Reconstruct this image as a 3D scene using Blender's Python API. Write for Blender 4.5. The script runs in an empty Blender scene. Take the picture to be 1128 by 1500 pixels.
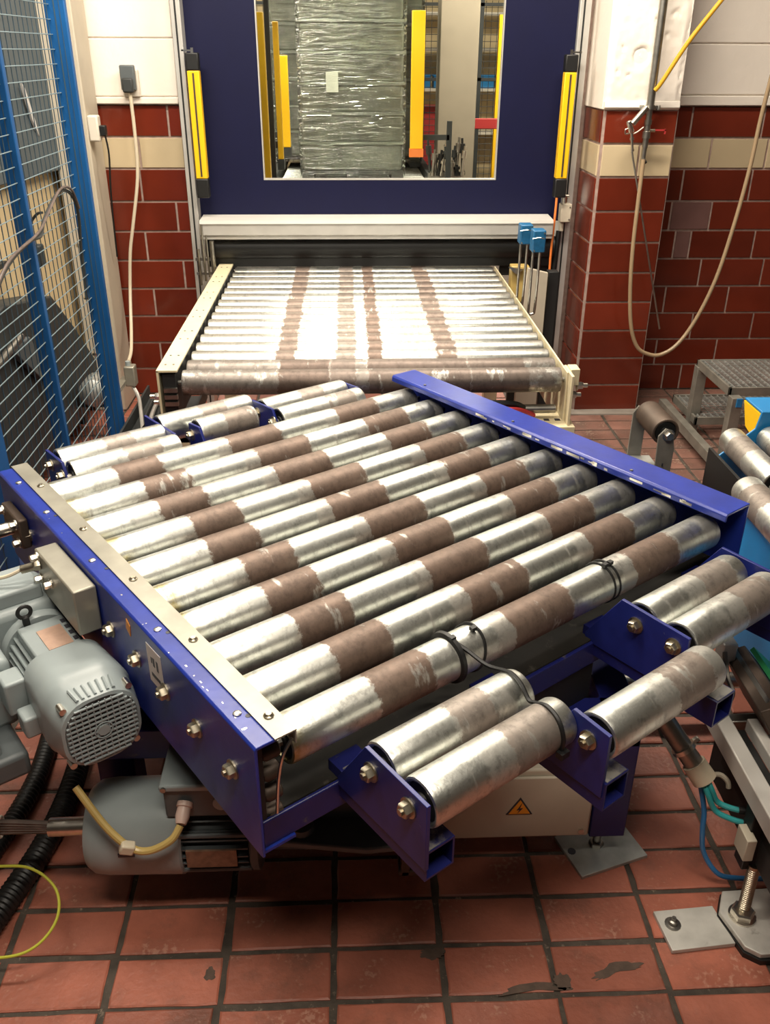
import bpy, math, random
from mathutils import Vector, Matrix
random.seed(7)
SC = bpy.context.scene
COL = SC.collection
PI = math.pi

# ------------------------------------------------------------------ camera
cam_d = bpy.data.cameras.new('camera')
cam = bpy.data.objects.new('camera', cam_d); COL.objects.link(cam)
cam_d.sensor_fit = 'VERTICAL'; cam_d.sensor_height = 36.0
cam_d.lens = 36.0 * 1295.54 / 1500.0
cam_d.clip_start = 0.05
_p, _y, _r = .480508, .0410182, .0051126
F = Vector((math.sin(_y)*math.cos(_p), math.cos(_y)*math.cos(_p), -math.sin(_p)))
R0 = Vector((math.cos(_y), -math.sin(_y), 0)); U0 = R0.cross(F)
RA = R0*math.cos(_r) + U0*math.sin(_r); UB = -R0*math.sin(_r) + U0*math.cos(_r)
cam.matrix_world = Matrix(((RA.x, UB.x, -F.x, 0), (RA.y, UB.y, -F.y, 0), (RA.z, UB.z, -F.z, 1.75), (0, 0, 0, 1)))
SC.camera = cam

# ------------------------------------------------------------------ world, lights, exposure
world = bpy.data.worlds.new('world'); SC.world = world; world.use_nodes = True
world.node_tree.nodes['Background'].inputs[0].default_value = (.8, .85, 1, 1)
world.node_tree.nodes['Background'].inputs[1].default_value = .03
SC.view_settings.view_transform = 'Standard'; SC.view_settings.look = 'None'
SC.view_settings.gamma = 1.0; SC.view_settings.use_curve_mapping = False
SC.view_settings.exposure = 0.0
WARM = (1.0, .90, .76)
# x, y, z, length, watts, rotation, length of fitting
LAMPS = [(-1.0, 3.3, 3.15, 1.5, 98, 0), (.65, 3.6, 3.15, 1.5, 92, 0), (-.6, 1.75, 3.15, 1.5, 54, 0), (.1, .25, 3.15, 1.5, 54, 0),
         (-.6, 6.6, 3.15, 1.5, 170, 0), (1.8, 8.0, 3.15, 1.5, 190, 0), (-2.0, 9.6, 3.15, 1.5, 120, 0)]
SC.cycles.use_denoising = True
SC.cycles.max_bounces = 8
SC.cycles.sample_clamp_indirect = 6

# ------------------------------------------------------------------ mesh helpers
class MB:
    def __init__(s): s.v = []; s.f = []
    def add(s, vs, fs):
        b = len(s.v); s.v += [tuple(v) for v in vs]; s.f += [tuple(b+i for i in f) for f in fs]; return s
    def box(s, x0, x1, y0, y1, z0, z1):
        v = [(x0,y0,z0),(x1,y0,z0),(x1,y1,z0),(x0,y1,z0),(x0,y0,z1),(x1,y0,z1),(x1,y1,z1),(x0,y1,z1)]
        return s.add(v, [(3,2,1,0),(4,5,6,7),(0,1,5,4),(1,2,6,5),(2,3,7,6),(3,0,4,7)])
    def obb(s, c, size, rot=(0,0,0)):
        from mathutils import Euler
        M = Euler(rot).to_matrix(); c = Vector(c); h = [a/2 for a in size]
        v = [c + M @ Vector((a*h[0], b*h[1], d*h[2])) for a, b, d in ((-1,-1,-1),(1,-1,-1),(1,1,-1),(-1,1,-1),(-1,-1,1),(1,-1,1),(1,1,1),(-1,1,1))]
        return s.add(v, [(3,2,1,0),(4,5,6,7),(0,1,5,4),(1,2,6,5),(2,3,7,6),(3,0,4,7)])
    def lathe(s, p, d, prof, n=24, closed=False):
        d = Vector(d).normalized(); p = Vector(p)
        a = d.orthogonal().normalized(); b = d.cross(a)
        vs = []; fs = []; m = len(prof)
        for t, r in prof:
            for k in range(n):
                an = 2*PI*k/n
                vs.append(p + d*t + (a*math.cos(an) + b*math.sin(an))*max(r, 1e-5))
        for i in range(m-1):
            for k in range(n):
                k2 = (k+1) % n
                fs.append((i*n+k, (i+1)*n+k, (i+1)*n+k2, i*n+k2))
        if not closed:
            fs.append(tuple(range(n))); fs.append(tuple(reversed(range((m-1)*n, m*n))))
        return s.add(vs, fs)
    def cyl(s, p0, p1, r0, r1=None, n=16):
        p0 = Vector(p0); p1 = Vector(p1); r1 = r0 if r1 is None else r1
        return s.lathe(p0, p1-p0, [(0, r0), ((p1-p0).length, r1)], n)
    def tube(s, pts, r, n=8, sm=6):
        P = [Vector(p) for p in pts]
        if sm and len(P) > 2:
            Q = []
            for i in range(len(P)-1):
                a = P[max(i-1,0)]; b = P[i]; c = P[i+1]; e = P[min(i+2,len(P)-1)]
                for k in range(sm):
                    t = k/sm
                    Q.append(.5*((2*b)+(c-a)*t+(2*a-5*b+4*c-e)*t*t+(3*b-a-3*c+e)*t**3))
            Q.append(P[-1]); P = Q
        vs = []; fs = []; nrm = None
        for i, p in enumerate(P):
            d = (P[min(i+1,len(P)-1)] - P[max(i-1,0)]).normalized()
            if nrm is None: nrm = d.orthogonal().normalized()
            else:
                nrm = nrm - d*nrm.dot(d); nrm.normalize()
            b = d.cross(nrm)
            for k in range(n):
                an = 2*PI*k/n; vs.append(p + (nrm*math.cos(an) + b*math.sin(an))*r)
        for i in range(len(P)-1):
            for k in range(n):
                k2 = (k+1) % n
                fs.append((i*n+k, i*n+k2, (i+1)*n+k2, (i+1)*n+k))
        fs.append(tuple(reversed(range(n)))); fs.append(tuple(range((len(P)-1)*n, len(P)*n)))
        return s.add(vs, fs)
    def prism(s, poly, ax, a, b):
        # poly in the two remaining axes, order: x->(y,z)  y->(x,z)  z->(x,y)
        n = len(poly)
        def mk(u, w, t): return {'x': (t,u,w), 'y': (u,t,w), 'z': (u,w,t)}[ax]
        vs = [mk(u, w, a) for u, w in poly] + [mk(u, w, b) for u, w in poly]
        fs = [tuple(range(n)), tuple(reversed(range(n, 2*n)))]
        for i in range(n):
            j = (i+1) % n; fs.append((i, i+n, j+n, j))
        return s.add(vs, fs)
    def hexn(s, p, d, r, h, washer=True):
        d = Vector(d).normalized(); p = Vector(p)
        if washer:
            s.cyl(p, p+d*.003, r*1.35, n=16); p = p+d*.003
        s.lathe(p, d, [(0, r), (h*.8, r), (h, r*.85)], 6)
        return s
    def mesh(s, name, smooth=True, ang=35):
        m = bpy.data.meshes.new(name); m.from_pydata(s.v, [], s.f); m.validate()
        import bmesh
        bm = bmesh.new(); bm.from_mesh(m); bmesh.ops.recalc_face_normals(bm, faces=bm.faces); bm.to_mesh(m); bm.free()
        if smooth:
            for p in m.polygons: p.use_smooth = True
            m.set_sharp_from_angle(angle=math.radians(ang))
        return m

OFF = {}
def thing(name, label, cat, loc=(0,0,0), rotz=0, group=None):
    """Empty at the thing's base; its parts are written in the same frame as loc (before rotation)."""
    o = bpy.data.objects.new(name, None); COL.objects.link(o)
    o.empty_display_size = .1
    l = Vector(loc); OFF[o.name] = l.copy()
    o.location = Matrix.Rotation(rotz, 3, 'Z') @ l; o.rotation_euler = (0, 0, rotz)
    o['label'] = label; o['category'] = cat
    if group: o['group'] = group
    return o
def struct(o): o['kind'] = 'structure'; return o
def stuff(o): o['kind'] = 'stuff'; return o
def obj(name, mb, mat, parent=None, at=None, rot=None, label=None, bev=0, seg=2, smooth=True):
    """at None: mesh coordinates are in the frame of the top thing."""
    m = mb.mesh(name, smooth) if isinstance(mb, MB) else mb
    if mat is not None and not m.materials: m.materials.append(mat)
    o = bpy.data.objects.new(name, m); COL.objects.link(o)
    off = OFF[parent.name] if parent is not None else Vector((0,0,0))
    a = Vector(at) if at is not None else Vector((0,0,0))
    if parent is not None: o.parent = parent
    o.location = a - off
    # children of a part are written in the same frame again
    OFF[o.name] = a.copy()
    if rot: o.rotation_euler = rot
    if label: o['label'] = label
    if bev:
        b = o.modifiers.new('bevel', 'BEVEL'); b.width = bev; b.segments = seg; b.limit_method = 'ANGLE'; b.angle_limit = math.radians(40); b.harden_normals = False
    return o
def tag(o, label, cat, group=None):
    o['label'] = label; o['category'] = cat
    if group: o['group'] = group
    return o

# ------------------------------------------------------------------ materials
def mat(name, col, rough=.5, metal=0, noise=0, nscale=8, bump=0, bscale=40, col2=None, spec=None, coat=0, rand=0, dirt=None, dscale=5, dlo=.5, dhi=.7, speck=None):
    m = bpy.data.materials.new(name); m.use_nodes = True
    nt = m.node_tree; N = nt.nodes; L = nt.links; b = N['Principled BSDF']
    b.inputs['Base Color'].default_value = (*col, 1); b.inputs['Roughness'].default_value = rough; b.inputs['Metallic'].default_value = metal
    if spec is not None: b.inputs['Specular IOR Level'].default_value = spec
    if coat: b.inputs['Coat Weight'].default_value = coat; b.inputs['Coat Roughness'].default_value = .1
    tc0 = N.new('ShaderNodeTexCoord'); cur = None
    class _T: pass
    tc = _T(); av = N.new('ShaderNodeVectorMath'); av.operation = 'ADD'
    if rand:
        oi0 = N.new('ShaderNodeObjectInfo'); m0 = N.new('ShaderNodeMath'); m0.operation = 'MULTIPLY'; m0.inputs[1].default_value = 50
        L.new(oi0.outputs['Random'], m0.inputs[0]); L.new(m0.outputs[0], av.inputs[1])
    L.new(tc0.outputs['Object'], av.inputs[0]); tc.outputs = {'Object': av.outputs[0]}
    if noise or col2:
        n = N.new('ShaderNodeTexNoise'); n.inputs['Scale'].default_value = nscale; n.inputs['Detail'].default_value = 6
        L.new(tc.outputs['Object'], n.inputs['Vector'])
        mx = N.new('ShaderNodeMix'); mx.data_type = 'RGBA'
        c2 = col2 if col2 else tuple(c*(1-noise) for c in col)
        mx.inputs['A'].default_value = (*col, 1); mx.inputs['B'].default_value = (*c2, 1)
        r = N.new('ShaderNodeMapRange'); r.inputs['From Min'].default_value = .35; r.inputs['From Max'].default_value = .7
        L.new(n.outputs['Fac'], r.inputs['Value']); L.new(r.outputs['Result'], mx.inputs['Factor'])
        cur = mx.outputs['Result']
    if dirt:
        n = N.new('ShaderNodeTexNoise'); n.inputs['Scale'].default_value = dscale; n.inputs['Detail'].default_value = 8; n.inputs['Roughness'].default_value = .7
        L.new(tc.outputs['Object'], n.inputs['Vector'])
        r = N.new('ShaderNodeMapRange'); r.inputs['From Min'].default_value = dlo; r.inputs['From Max'].default_value = dhi
        L.new(n.outputs['Fac'], r.inputs['Value'])
        mx = N.new('ShaderNodeMix'); mx.data_type = 'RGBA'
        if cur: L.new(cur, mx.inputs['A'])
        else: mx.inputs['A'].default_value = (*col, 1)
        mx.inputs['B'].default_value = (*dirt, 1); L.new(r.outputs['Result'], mx.inputs['Factor']); cur = mx.outputs['Result']
    if speck:
        n = N.new('ShaderNodeTexNoise'); n.inputs['Scale'].default_value = 95; n.inputs['Detail'].default_value = 3
        L.new(tc.outputs['Object'], n.inputs['Vector'])
        n2 = N.new('ShaderNodeTexNoise'); n2.inputs['Scale'].default_value = 9; L.new(tc.outputs['Object'], n2.inputs['Vector'])
        a_ = N.new('ShaderNodeMath'); a_.operation = 'MULTIPLY'; L.new(n.outputs['Fac'], a_.inputs[0]); L.new(n2.outputs['Fac'], a_.inputs[1])
        r = N.new('ShaderNodeMapRange'); r.inputs['From Min'].default_value = .34; r.inputs['From Max'].default_value = .43; r.inputs['To Max'].default_value = .6
        L.new(a_.outputs[0], r.inputs['Value'])
        mx = N.new('ShaderNodeMix'); mx.data_type = 'RGBA'
        if cur: L.new(cur, mx.inputs['A'])
        else: mx.inputs['A'].default_value = (*col, 1)
        mx.inputs['B'].default_value = (*speck, 1); L.new(r.outputs['Result'], mx.inputs['Factor']); cur = mx.outputs['Result']
    if rand:
        oi = N.new('ShaderNodeObjectInfo'); hs = N.new('ShaderNodeHueSaturation')
        mr = N.new('ShaderNodeMapRange'); mr.inputs['To Min'].default_value = 1-rand; mr.inputs['To Max'].default_value = 1+rand
        L.new(oi.outputs['Random'], mr.inputs['Value']); L.new(mr.outputs['Result'], hs.inputs['Value'])
        if cur: L.new(cur, hs.inputs['Color'])
        else: hs.inputs['Color'].default_value = (*col, 1)
        cur = hs.outputs['Color']
    if cur: L.new(cur, b.inputs['Base Color'])
    if bump:
        n = N.new('ShaderNodeTexNoise'); n.inputs['Scale'].default_value = bscale; n.inputs['Detail'].default_value = 5
        L.new(tc.outputs['Object'], n.inputs['Vector'])
        bp = N.new('ShaderNodeBump'); bp.inputs['Strength'].default_value = bump; bp.inputs['Distance'].default_value = .004
        L.new(n.outputs['Fac'], bp.inputs['Height']); L.new(bp.outputs['Normal'], b.inputs['Normal'])
    return m

def roller_mat(name, bands, edge=.012, base=(.66, .67, .625), rust=(.150, .094, .068), rough=.27, allrust=0.0, sh=.035, yend=None):
    """bands: (a, b, strength) along the roller's own local X (metres from its centre)."""
    m = bpy.data.materials.new(name); m.use_nodes = True
    nt = m.node_tree; N = nt.nodes; L = nt.links; b = N['Principled BSDF']
    def math_(op, a, c=None, clamp=False):
        n = N.new('ShaderNodeMath'); n.operation = op; n.use_clamp = clamp
        for i, q in enumerate((a, c)):
            if q is None: continue
            if isinstance(q, (int, float)): n.inputs[i].default_value = q
            else: L.new(q, n.inputs[i])
        return n.outputs[0]
    tc = N.new('ShaderNodeTexCoord'); oi = N.new('ShaderNodeObjectInfo')
    sx = N.new('ShaderNodeSeparateXYZ'); L.new(tc.outputs['Object'], sx.inputs[0])
    addv = N.new('ShaderNodeVectorMath'); addv.operation = 'ADD'
    rv = N.new('ShaderNodeCombineXYZ'); r10 = math_('MULTIPLY', oi.outputs['Random'], 37.0)
    L.new(r10, rv.inputs[0]); L.new(r10, rv.inputs[1])
    L.new(tc.outputs['Object'], addv.inputs[0]); L.new(rv.outputs[0], addv.inputs[1])
    def noise(scale, det=4, rough_=.6, stretch=(1,1,1)):
        mp = N.new('ShaderNodeMapping'); mp.inputs['Scale'].default_value = stretch
        L.new(addv.outputs[0], mp.inputs[0])
        n = N.new('ShaderNodeTexNoise'); n.inputs['Scale'].default_value = scale; n.inputs['Detail'].default_value = det; n.inputs['Roughness'].default_value = rough_
        L.new(mp.outputs[0], n.inputs['Vector']); return n.outputs['Fac']
    edgeN = noise(55, 5, .7)
    jit = math_('MULTIPLY', math_('SUBTRACT', edgeN, .5), edge*3.2)
    # a small shift of the bands from roller to roller
    shift = math_('MULTIPLY', math_('SUBTRACT', oi.outputs['Random'], .5), sh)
    x = math_('ADD', math_('ADD', sx.outputs[0], jit), shift)
    tot = None
    for a, c, st in bands:
        e = edge*.35
        up = math_('DIVIDE', math_('SUBTRACT', x, a-e), 2*e, True)
        dn = math_('DIVIDE', math_('SUBTRACT', c+e, x), 2*e, True)
        k = math_('MULTIPLY', math_('MULTIPLY', up, dn), st)
        tot = k if tot is None else math_('MAXIMUM', tot, k)
    # ring scuffs: thin rings around the roller
    ring = noise(60, 3, .7, (1, .02, .02))
    rg = math_('MULTIPLY', math_('DIVIDE', math_('SUBTRACT', ring, .60), .08, True), .35)
    patch = noise(14, 6, .7)
    pt = math_('MULTIPLY', math_('DIVIDE', math_('SUBTRACT', patch, .58-.3*allrust), .12, True), .22+.75*allrust)
    wear = math_('MAXIMUM', math_('MAXIMUM', tot, rg), pt)
    # worn gaps inside the rust
    gap = noise(20, 5, .65, (1, .35, .35))
    gp = math_('MULTIPLY', math_('DIVIDE', math_('SUBTRACT', gap, .60), .07, True), .55)
    wear = math_('MULTIPLY', wear, math_('SUBTRACT', 1.0, gp))
    mx = N.new('ShaderNodeMix'); mx.data_type = 'RGBA'
    fine = noise(45, 6, .72, (1, .8, .8))
    mb_ = N.new('ShaderNodeMix'); mb_.data_type = 'RGBA'
    mb_.inputs['A'].default_value = (*base, 1); mb_.inputs['B'].default_value = (*[c*.50 for c in base], 1)
    L.new(math_('DIVIDE', math_('SUBTRACT', fine, .50), .22, True), mb_.inputs['Factor'])
    mr_ = N.new('ShaderNodeMix'); mr_.data_type = 'RGBA'
    mr_.inputs['A'].default_value = (*rust, 1); mr_.inputs['B'].default_value = (*[c*.6 for c in rust], 1)
    L.new(math_('DIVIDE', math_('SUBTRACT', fine, .4), .3, True), mr_.inputs['Factor'])
    L.new(mb_.outputs['Result'], mx.inputs['A']); L.new(mr_.outputs['Result'], mx.inputs['B']); L.new(wear, mx.inputs['Factor'])
    colout = mx.outputs['Result']
    if yend is not None:
        ye = math_('MULTIPLY', math_('DIVIDE', math_('SUBTRACT', yend, x), .03, True), math_('DIVIDE', math_('SUBTRACT', patch, .42), .15, True))
        my = N.new('ShaderNodeMix'); my.data_type = 'RGBA'; L.new(colout, my.inputs['A']); my.inputs['B'].default_value = (.42, .34, .11, 1)
        L.new(math_('MULTIPLY', ye, .8), my.inputs['Factor']); colout = my.outputs['Result']
    L.new(colout, b.inputs['Base Color'])
    L.new(math_('SUBTRACT', 1.0, math_('MULTIPLY', wear, .55)), b.inputs['Metallic'])
    L.new(math_('ADD', math_('ADD', rough, math_('MULTIPLY', wear, .16)), math_('MULTIPLY', fine, .14)), b.inputs['Roughness'])
    bp = N.new('ShaderNodeBump'); bp.inputs['Strength'].default_value = .55; bp.inputs['Distance'].default_value = .0015
    crk = noise(60, 6, .7, (1, .8, .8))
    L.new(crk, bp.inputs['Height']); L.new(bp.outputs['Normal'], b.inputs['Normal'])
    return m

M = {}
M['blue'] = mat('blue_paint', (.016, .036, .29), .30, noise=.25, nscale=14, bump=.06, bscale=60, dirt=(.30, .30, .36), dscale=34, dlo=.69, dhi=.74)
M['navy'] = mat('door_blue', (.0022, .003, .028), .6, noise=.1, spec=.25)
M['bluedark'] = mat('navy_frame_paint', (.010, .014, .12), .40, noise=.3, nscale=10, dirt=(.10,.09,.085), dscale=26, dlo=.60, dhi=.72)
M['armblue'] = mat('arm_blue_paint', (.012, .020, .16), .34, noise=.25, nscale=16, dirt=(.16,.17,.26), dscale=42, dlo=.68, dhi=.74)
M['sky'] = mat('light_blue_paint', (.004, .085, .27), .42, noise=.22, nscale=6)
M['cyan'] = mat('cyan_paint', (.012, .20, .48), .4, noise=.15)
M['grey'] = mat('motor_grey', (.30, .345, .35), .38, noise=.12, nscale=9, bump=.05)
M['greydk'] = mat('motor_grey_dark', (.10, .115, .12), .45, noise=.2)
M['steel'] = mat('dull_steel', (.42, .40, .36), .38, 1, noise=.35, nscale=20, bump=.05)
M['bright'] = mat('bright_steel', (.72, .68, .60), .28, 1, noise=.2, nscale=30)
M['zinc'] = mat('galvanised_plate', (.52, .53, .50), .5, .6, noise=.35, nscale=18, bump=.1, dirt=(.16, .15, .13), dscale=7, dlo=.62, dhi=.75)
M['strip'] = mat('grey_strip', (.36, .34, .28), .42, .5, noise=.25, nscale=12)
M['cream'] = mat('cream_enamel', (.74, .64, .42), .42, noise=.15, nscale=10, dirt=(.30, .24, .14), dscale=30, dlo=.66, dhi=.72)
M['beige'] = mat('beige_panel', (.52, .46, .36), .55, noise=.1)
M['whiteal'] = mat('white_aluminium', (.78, .74, .68), .38, .25, noise=.06)
M['alu'] = mat('aluminium_profile', (.60, .58, .54), .42, .5, noise=.15)
M['black'] = mat('black_rubber', (.006, .006, .006), .5)
M['dark'] = mat('dark_machine', (.032, .036, .036), .55, noise=.3)
M['darker'] = mat('black_steel', (.018, .018, .018), .55, .3)  # even near-black steel for posts, guards and inner plates
M['yellow'] = mat('safety_yellow', (.86, .50, .01), .38, noise=.05)
M['plaster'] = mat('painted_plaster', (.87, .80, .71), .6, noise=.06, nscale=3, bump=.5, bscale=26)
M['mortar'] = mat('mortar', (.44, .32, .27), .8, noise=.3, nscale=30, bump=.4)
M['tile'] = mat('glazed_red_tile', (.150, .022, .010), .16, noise=.22, nscale=5, bump=.10, bscale=18, rand=.18, dirt=(.5,.33,.28), dscale=60, dlo=.76, dhi=.78)
M['tilemauve'] = mat('glazed_mauve_tile', (.19, .10, .09), .25, noise=.15, rand=.05)
M['tilecream'] = mat('glazed_cream_tile', (.58, .47, .30), .18, noise=.08, nscale=4, bump=.08, bscale=18, rand=.05)
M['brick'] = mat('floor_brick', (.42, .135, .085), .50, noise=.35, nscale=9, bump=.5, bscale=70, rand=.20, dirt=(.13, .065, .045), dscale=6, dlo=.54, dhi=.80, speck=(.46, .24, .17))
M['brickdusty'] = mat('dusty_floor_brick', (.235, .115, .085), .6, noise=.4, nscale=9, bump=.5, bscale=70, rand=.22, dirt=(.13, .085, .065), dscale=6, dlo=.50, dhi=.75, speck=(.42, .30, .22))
M['grout'] = mat('floor_grout', (.085, .066, .050), .8, noise=.5, nscale=22, bump=.9, bscale=60, dirt=(.30,.23,.17), dscale=50, dlo=.60, dhi=.70)
M['plastic_w'] = mat('white_plastic', (.70, .64, .54), .4)
M['wirew'] = mat('cream_cable', (.62, .54, .40), .45)
M['hose'] = mat('clear_hose', (.33, .235, .14), .25, noise=.1)
M['hosey'] = mat('yellow_hose', (.62, .34, .02), .35)
M['amber'] = mat('amber_cable', (.50, .36, .12), .35)
M['orange'] = mat('orange_cable', (.75, .20, .04), .45)
M['photo'] = mat('photo_eye_blue', (.012, .12, .27), .4, noise=.3, nscale=60)
M['red'] = mat('red_paint', (.38, .03, .03), .45)
M['green'] = mat('green_enamel', (.02, .20, .07), .4)
M['teal'] = mat('teal_hose', (.03, .33, .34), .35)
M['bluehose'] = mat('blue_hose', (.03, .20, .48), .3)
M['ygreen'] = mat('earth_wire', (.50, .50, .05), .4)
M['copper'] = mat('nameplate_copper', (.55, .36, .27), .4, .4, noise=.2, nscale=40)
M['coldust'] = mat('dusty_nameplate', (.28, .17, .11), .5, .2, noise=.4, nscale=60)
M['column'] = mat('column_beige', (.26, .22, .165), .6, noise=.08)
M['wallcream'] = mat('wall_cream', (.60, .47, .27), .6, noise=.06)
M['panelgrey'] = mat('panel_bluegrey', (.085, .105, .115), .5, noise=.1)
M['wire'] = mat('blue_mesh_wire', (.20, .27, .30), .45, .3)
M['meshblue'] = mat('mesh_edge_blue', (.035, .07, .10), .5)
M['rustbrown'] = mat('rusted_steel', (.10, .07, .052), .55, .5, noise=.4, nscale=14)
M['scuff'] = mat('scuffed_navy', (.02, .022, .09), .4, .2, dirt=(.24,.23,.21), dscale=20, dlo=.42, dhi=.60)
M['grime'] = mat('grimy_steel', (.018, .016, .013), .75, 0, noise=.5, nscale=12, spec=.25, dirt=(.07,.062,.05), dscale=18, dlo=.6, dhi=.75)
M['smear'] = mat('grey_mortar_smear', (.115, .075, .055), .8, noise=.4, nscale=40, bump=.5)
M['pale'] = mat('pale_galvanised', (.62, .60, .55), .5, .25, noise=.25, nscale=18, bump=.1, dirt=(.22,.20,.17), dscale=14, dlo=.60, dhi=.72)
M['stepgrey'] = mat('step_grey_steel', (.24, .225, .19), .5, .3, noise=.35, nscale=14, bump=.05)
M['hallwall'] = mat('hall_wall_paint', (.07, .06, .05), .7)
M['hallceil'] = mat('hall_ceiling_paint', (.10, .09, .08), .8)
M['concrete'] = mat('concrete', (.30, .26, .22), .8, noise=.3, nscale=8, bump=.3)
M['paper'] = mat('label_paper', (.62, .60, .58), .5)
M['ink'] = mat('label_ink', (.03, .03, .04), .5)
M['signor'] = mat('warning_orange', (.80, .30, .02), .45)
M['pink'] = mat('pink_gland', (.62, .45, .38), .4)
M['hex'] = mat('nut_steel', (.48, .43, .33), .36, 1, noise=.3, nscale=60)
M['bundle'] = mat('brown_cables', (.12, .085, .07), .45, noise=.5, nscale=40)
M['crate'] = mat('glassy_green_bottles', (.36, .37, .29), .22, noise=.6, nscale=7, bump=.9, bscale=22, coat=.4)
M['sheet'] = mat('layer_sheet', (.50, .53, .45), .3, noise=.3, bump=.4)
# stretch film and window glass: clear, glossy at grazing angles
def glassy(name, tint, gloss, rough, wav=0):
    m = bpy.data.materials.new(name); m.use_nodes = True
    nt = m.node_tree; N = nt.nodes; L = nt.links
    N.remove(N['Principled BSDF'])
    tr = N.new('ShaderNodeBsdfTransparent'); tr.inputs[0].default_value = (*tint, 1)
    gl = N.new('ShaderNodeBsdfGlossy'); gl.inputs['Roughness'].default_value = rough
    fr = N.new('ShaderNodeFresnel'); fr.inputs[0].default_value = 1.45
    mu = N.new('ShaderNodeMath'); mu.operation = 'MULTIPLY'; mu.inputs[1].default_value = gloss; L.new(fr.outputs[0], mu.inputs[0])
    mx = N.new('ShaderNodeMixShader'); L.new(mu.outputs[0], mx.inputs[0]); L.new(tr.outputs[0], mx.inputs[1]); L.new(gl.outputs[0], mx.inputs[2])
    L.new(mx.outputs[0], N['Material Output'].inputs[0])
    if wav:
        tc = N.new('ShaderNodeTexCoord'); mp = N.new('ShaderNodeMapping'); mp.inputs['Scale'].default_value = (1, 1, 7); L.new(tc.outputs['Object'], mp.inputs[0])
        n = N.new('ShaderNodeTexNoise'); n.inputs['Scale'].default_value = 5; n.inputs['Detail'].default_value = 5; L.new(mp.outputs[0], n.inputs['Vector'])
        bp = N.new('ShaderNodeBump'); bp.inputs['Strength'].default_value = wav; bp.inputs['Distance'].default_value = .03; L.new(n.outputs['Fac'], bp.inputs['Height'])
        L.new(bp.outputs['Normal'], gl.inputs['Normal']); L.new(bp.outputs['Normal'], fr.inputs['Normal'])
    return m
M['pane'] = glassy('window_glass', (.93, .95, .92), 1.0, .02)
M['film'] = glassy('stretch_film', (.86, .90, .86), 3.2, .10, .9)
def emit(name, col, s):
    m = bpy.data.materials.new(name); m.use_nodes = True; b = m.node_tree.nodes['Principled BSDF']
    b.inputs['Emission Color'].default_value = (*col, 1); b.inputs['Emission Strength'].default_value = s; return m
M['glint'] = mat('film_fold_glint', (.52, .56, .48), .12, .6)  # pale metallic tone for the sparkle modelled on the film
M['tube'] = emit('lamp_tube', WARM, 6)

# ================================================================== SETTING
XL, XR, YB, YF, ZC = -2.6, 3.2, 4.87, -3.2, 3.3
FY = 11.5   # far wall of the next hall
# ---- floor: grout bed with bricks as parts
fl = obj('floor', MB().box(-5, 5.5, YF-.1, FY+.2, -.2, -.0035), M['grout']); struct(fl)
PXB, PYB = .2358, .1235
bmesh_cache = {}
def pad(w, h, t, ch, r=0):
    """chamfered tile, face up (+z), centred"""
    mb = MB(); a, b = w/2, h/2; c = ch
    v = [(-a,-b,0),(a,-b,0),(a,b,0),(-a,b,0),(-a,-b,t-c),(a,-b,t-c),(a,b,t-c),(-a,b,t-c),(-a+c,-b+c,t),(a-c,-b+c,t),(a-c,b-c,t),(-a+c,b-c,t)]
    f = [(0,1,5,4),(1,2,6,5),(2,3,7,6),(3,0,4,7),(4,5,9,8),(5,6,10,9),(6,7,11,10),(7,4,8,11),(8,9,10,11)]
    return mb.add(v, f)
brick_meshes = []
for k in range(12):
    w_, h_ = (PXB-.011-random.random()*.007)/2, (PYB-.009-random.random()*.006)/2
    pr = [(-w_,-h_),(-w_*.45,-h_),(w_*.1,-h_),(w_*.6,-h_),(w_,-h_),(w_,-h_*.2),(w_,h_*.5),(w_,h_),(w_*.5,h_),(0,h_),(-w_*.55,h_),(-w_,h_),(-w_,h_*.3),(-w_,-h_*.5)]
    j1 = [(x+random.uniform(-.0016,.0016), y+random.uniform(-.0016,.0016)) for x, y in pr]
    j2 = [(x*(1-.0035/w_)+random.uniform(-.0012,.0012), y*(1-.0035/h_)+random.uniform(-.0012,.0012)) for x, y in j1]
    n_ = len(pr)
    mbk = MB().add([(x, y, 0) for x, y in j1]+[(x, y, .0075) for x, y in j1]+[(x, y, .010) for x, y in j2], [(a, (a+1) % n_, (a+1) % n_+n_, a+n_) for a in range(n_)]+[(a+n_, (a+1) % n_+n_, (a+1) % n_+2*n_, a+2*n_) for a in range(n_)]+[tuple(range(2*n_, 3*n_))])
    m_ = mbk.mesh('brick', False); m_.materials.append(M['brick']); brick_meshes.append(m_)
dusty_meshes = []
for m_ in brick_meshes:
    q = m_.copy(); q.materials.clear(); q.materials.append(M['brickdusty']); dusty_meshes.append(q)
restb = MB(); cand = []
for j in range(-14, 36):
    for i in range(-12, 15):
        x = -.055 + PXB*(i+.5); y = 1.158 + PYB*(j+.5)
        if not (XL < x < XR and y < YB): continue
        # seen in the photograph: the front apron and the right-hand aisle
        vis = (-1.25 < x < 1.45 and 1.0 < y < 2.35) or (x > .85 and 2.3 < y < 4.85 and x < y*.54+.1)
        hid = (-.62 < x < .66 and y > 2.1)
        cand.append((vis and not hid, x, y))
nb = 0
for vis, x, y in sorted(cand, key=lambda q: (not q[0], q[2]+abs(q[1]))):
    dx, dy = random.uniform(-.0025, .0025), random.uniform(-.0025, .0025)
    if nb < 290 and vis:
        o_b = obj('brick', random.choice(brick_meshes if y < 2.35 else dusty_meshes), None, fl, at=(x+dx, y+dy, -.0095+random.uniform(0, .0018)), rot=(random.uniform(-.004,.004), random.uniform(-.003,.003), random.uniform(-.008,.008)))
        nb += 1
    else:
        t = pad(PXB-.015, PYB-.013, .009, .0035)
        restb.add([(a+x+dx, b+y+dy, c-.009) for a, b, c in t.v], t.f)
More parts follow.
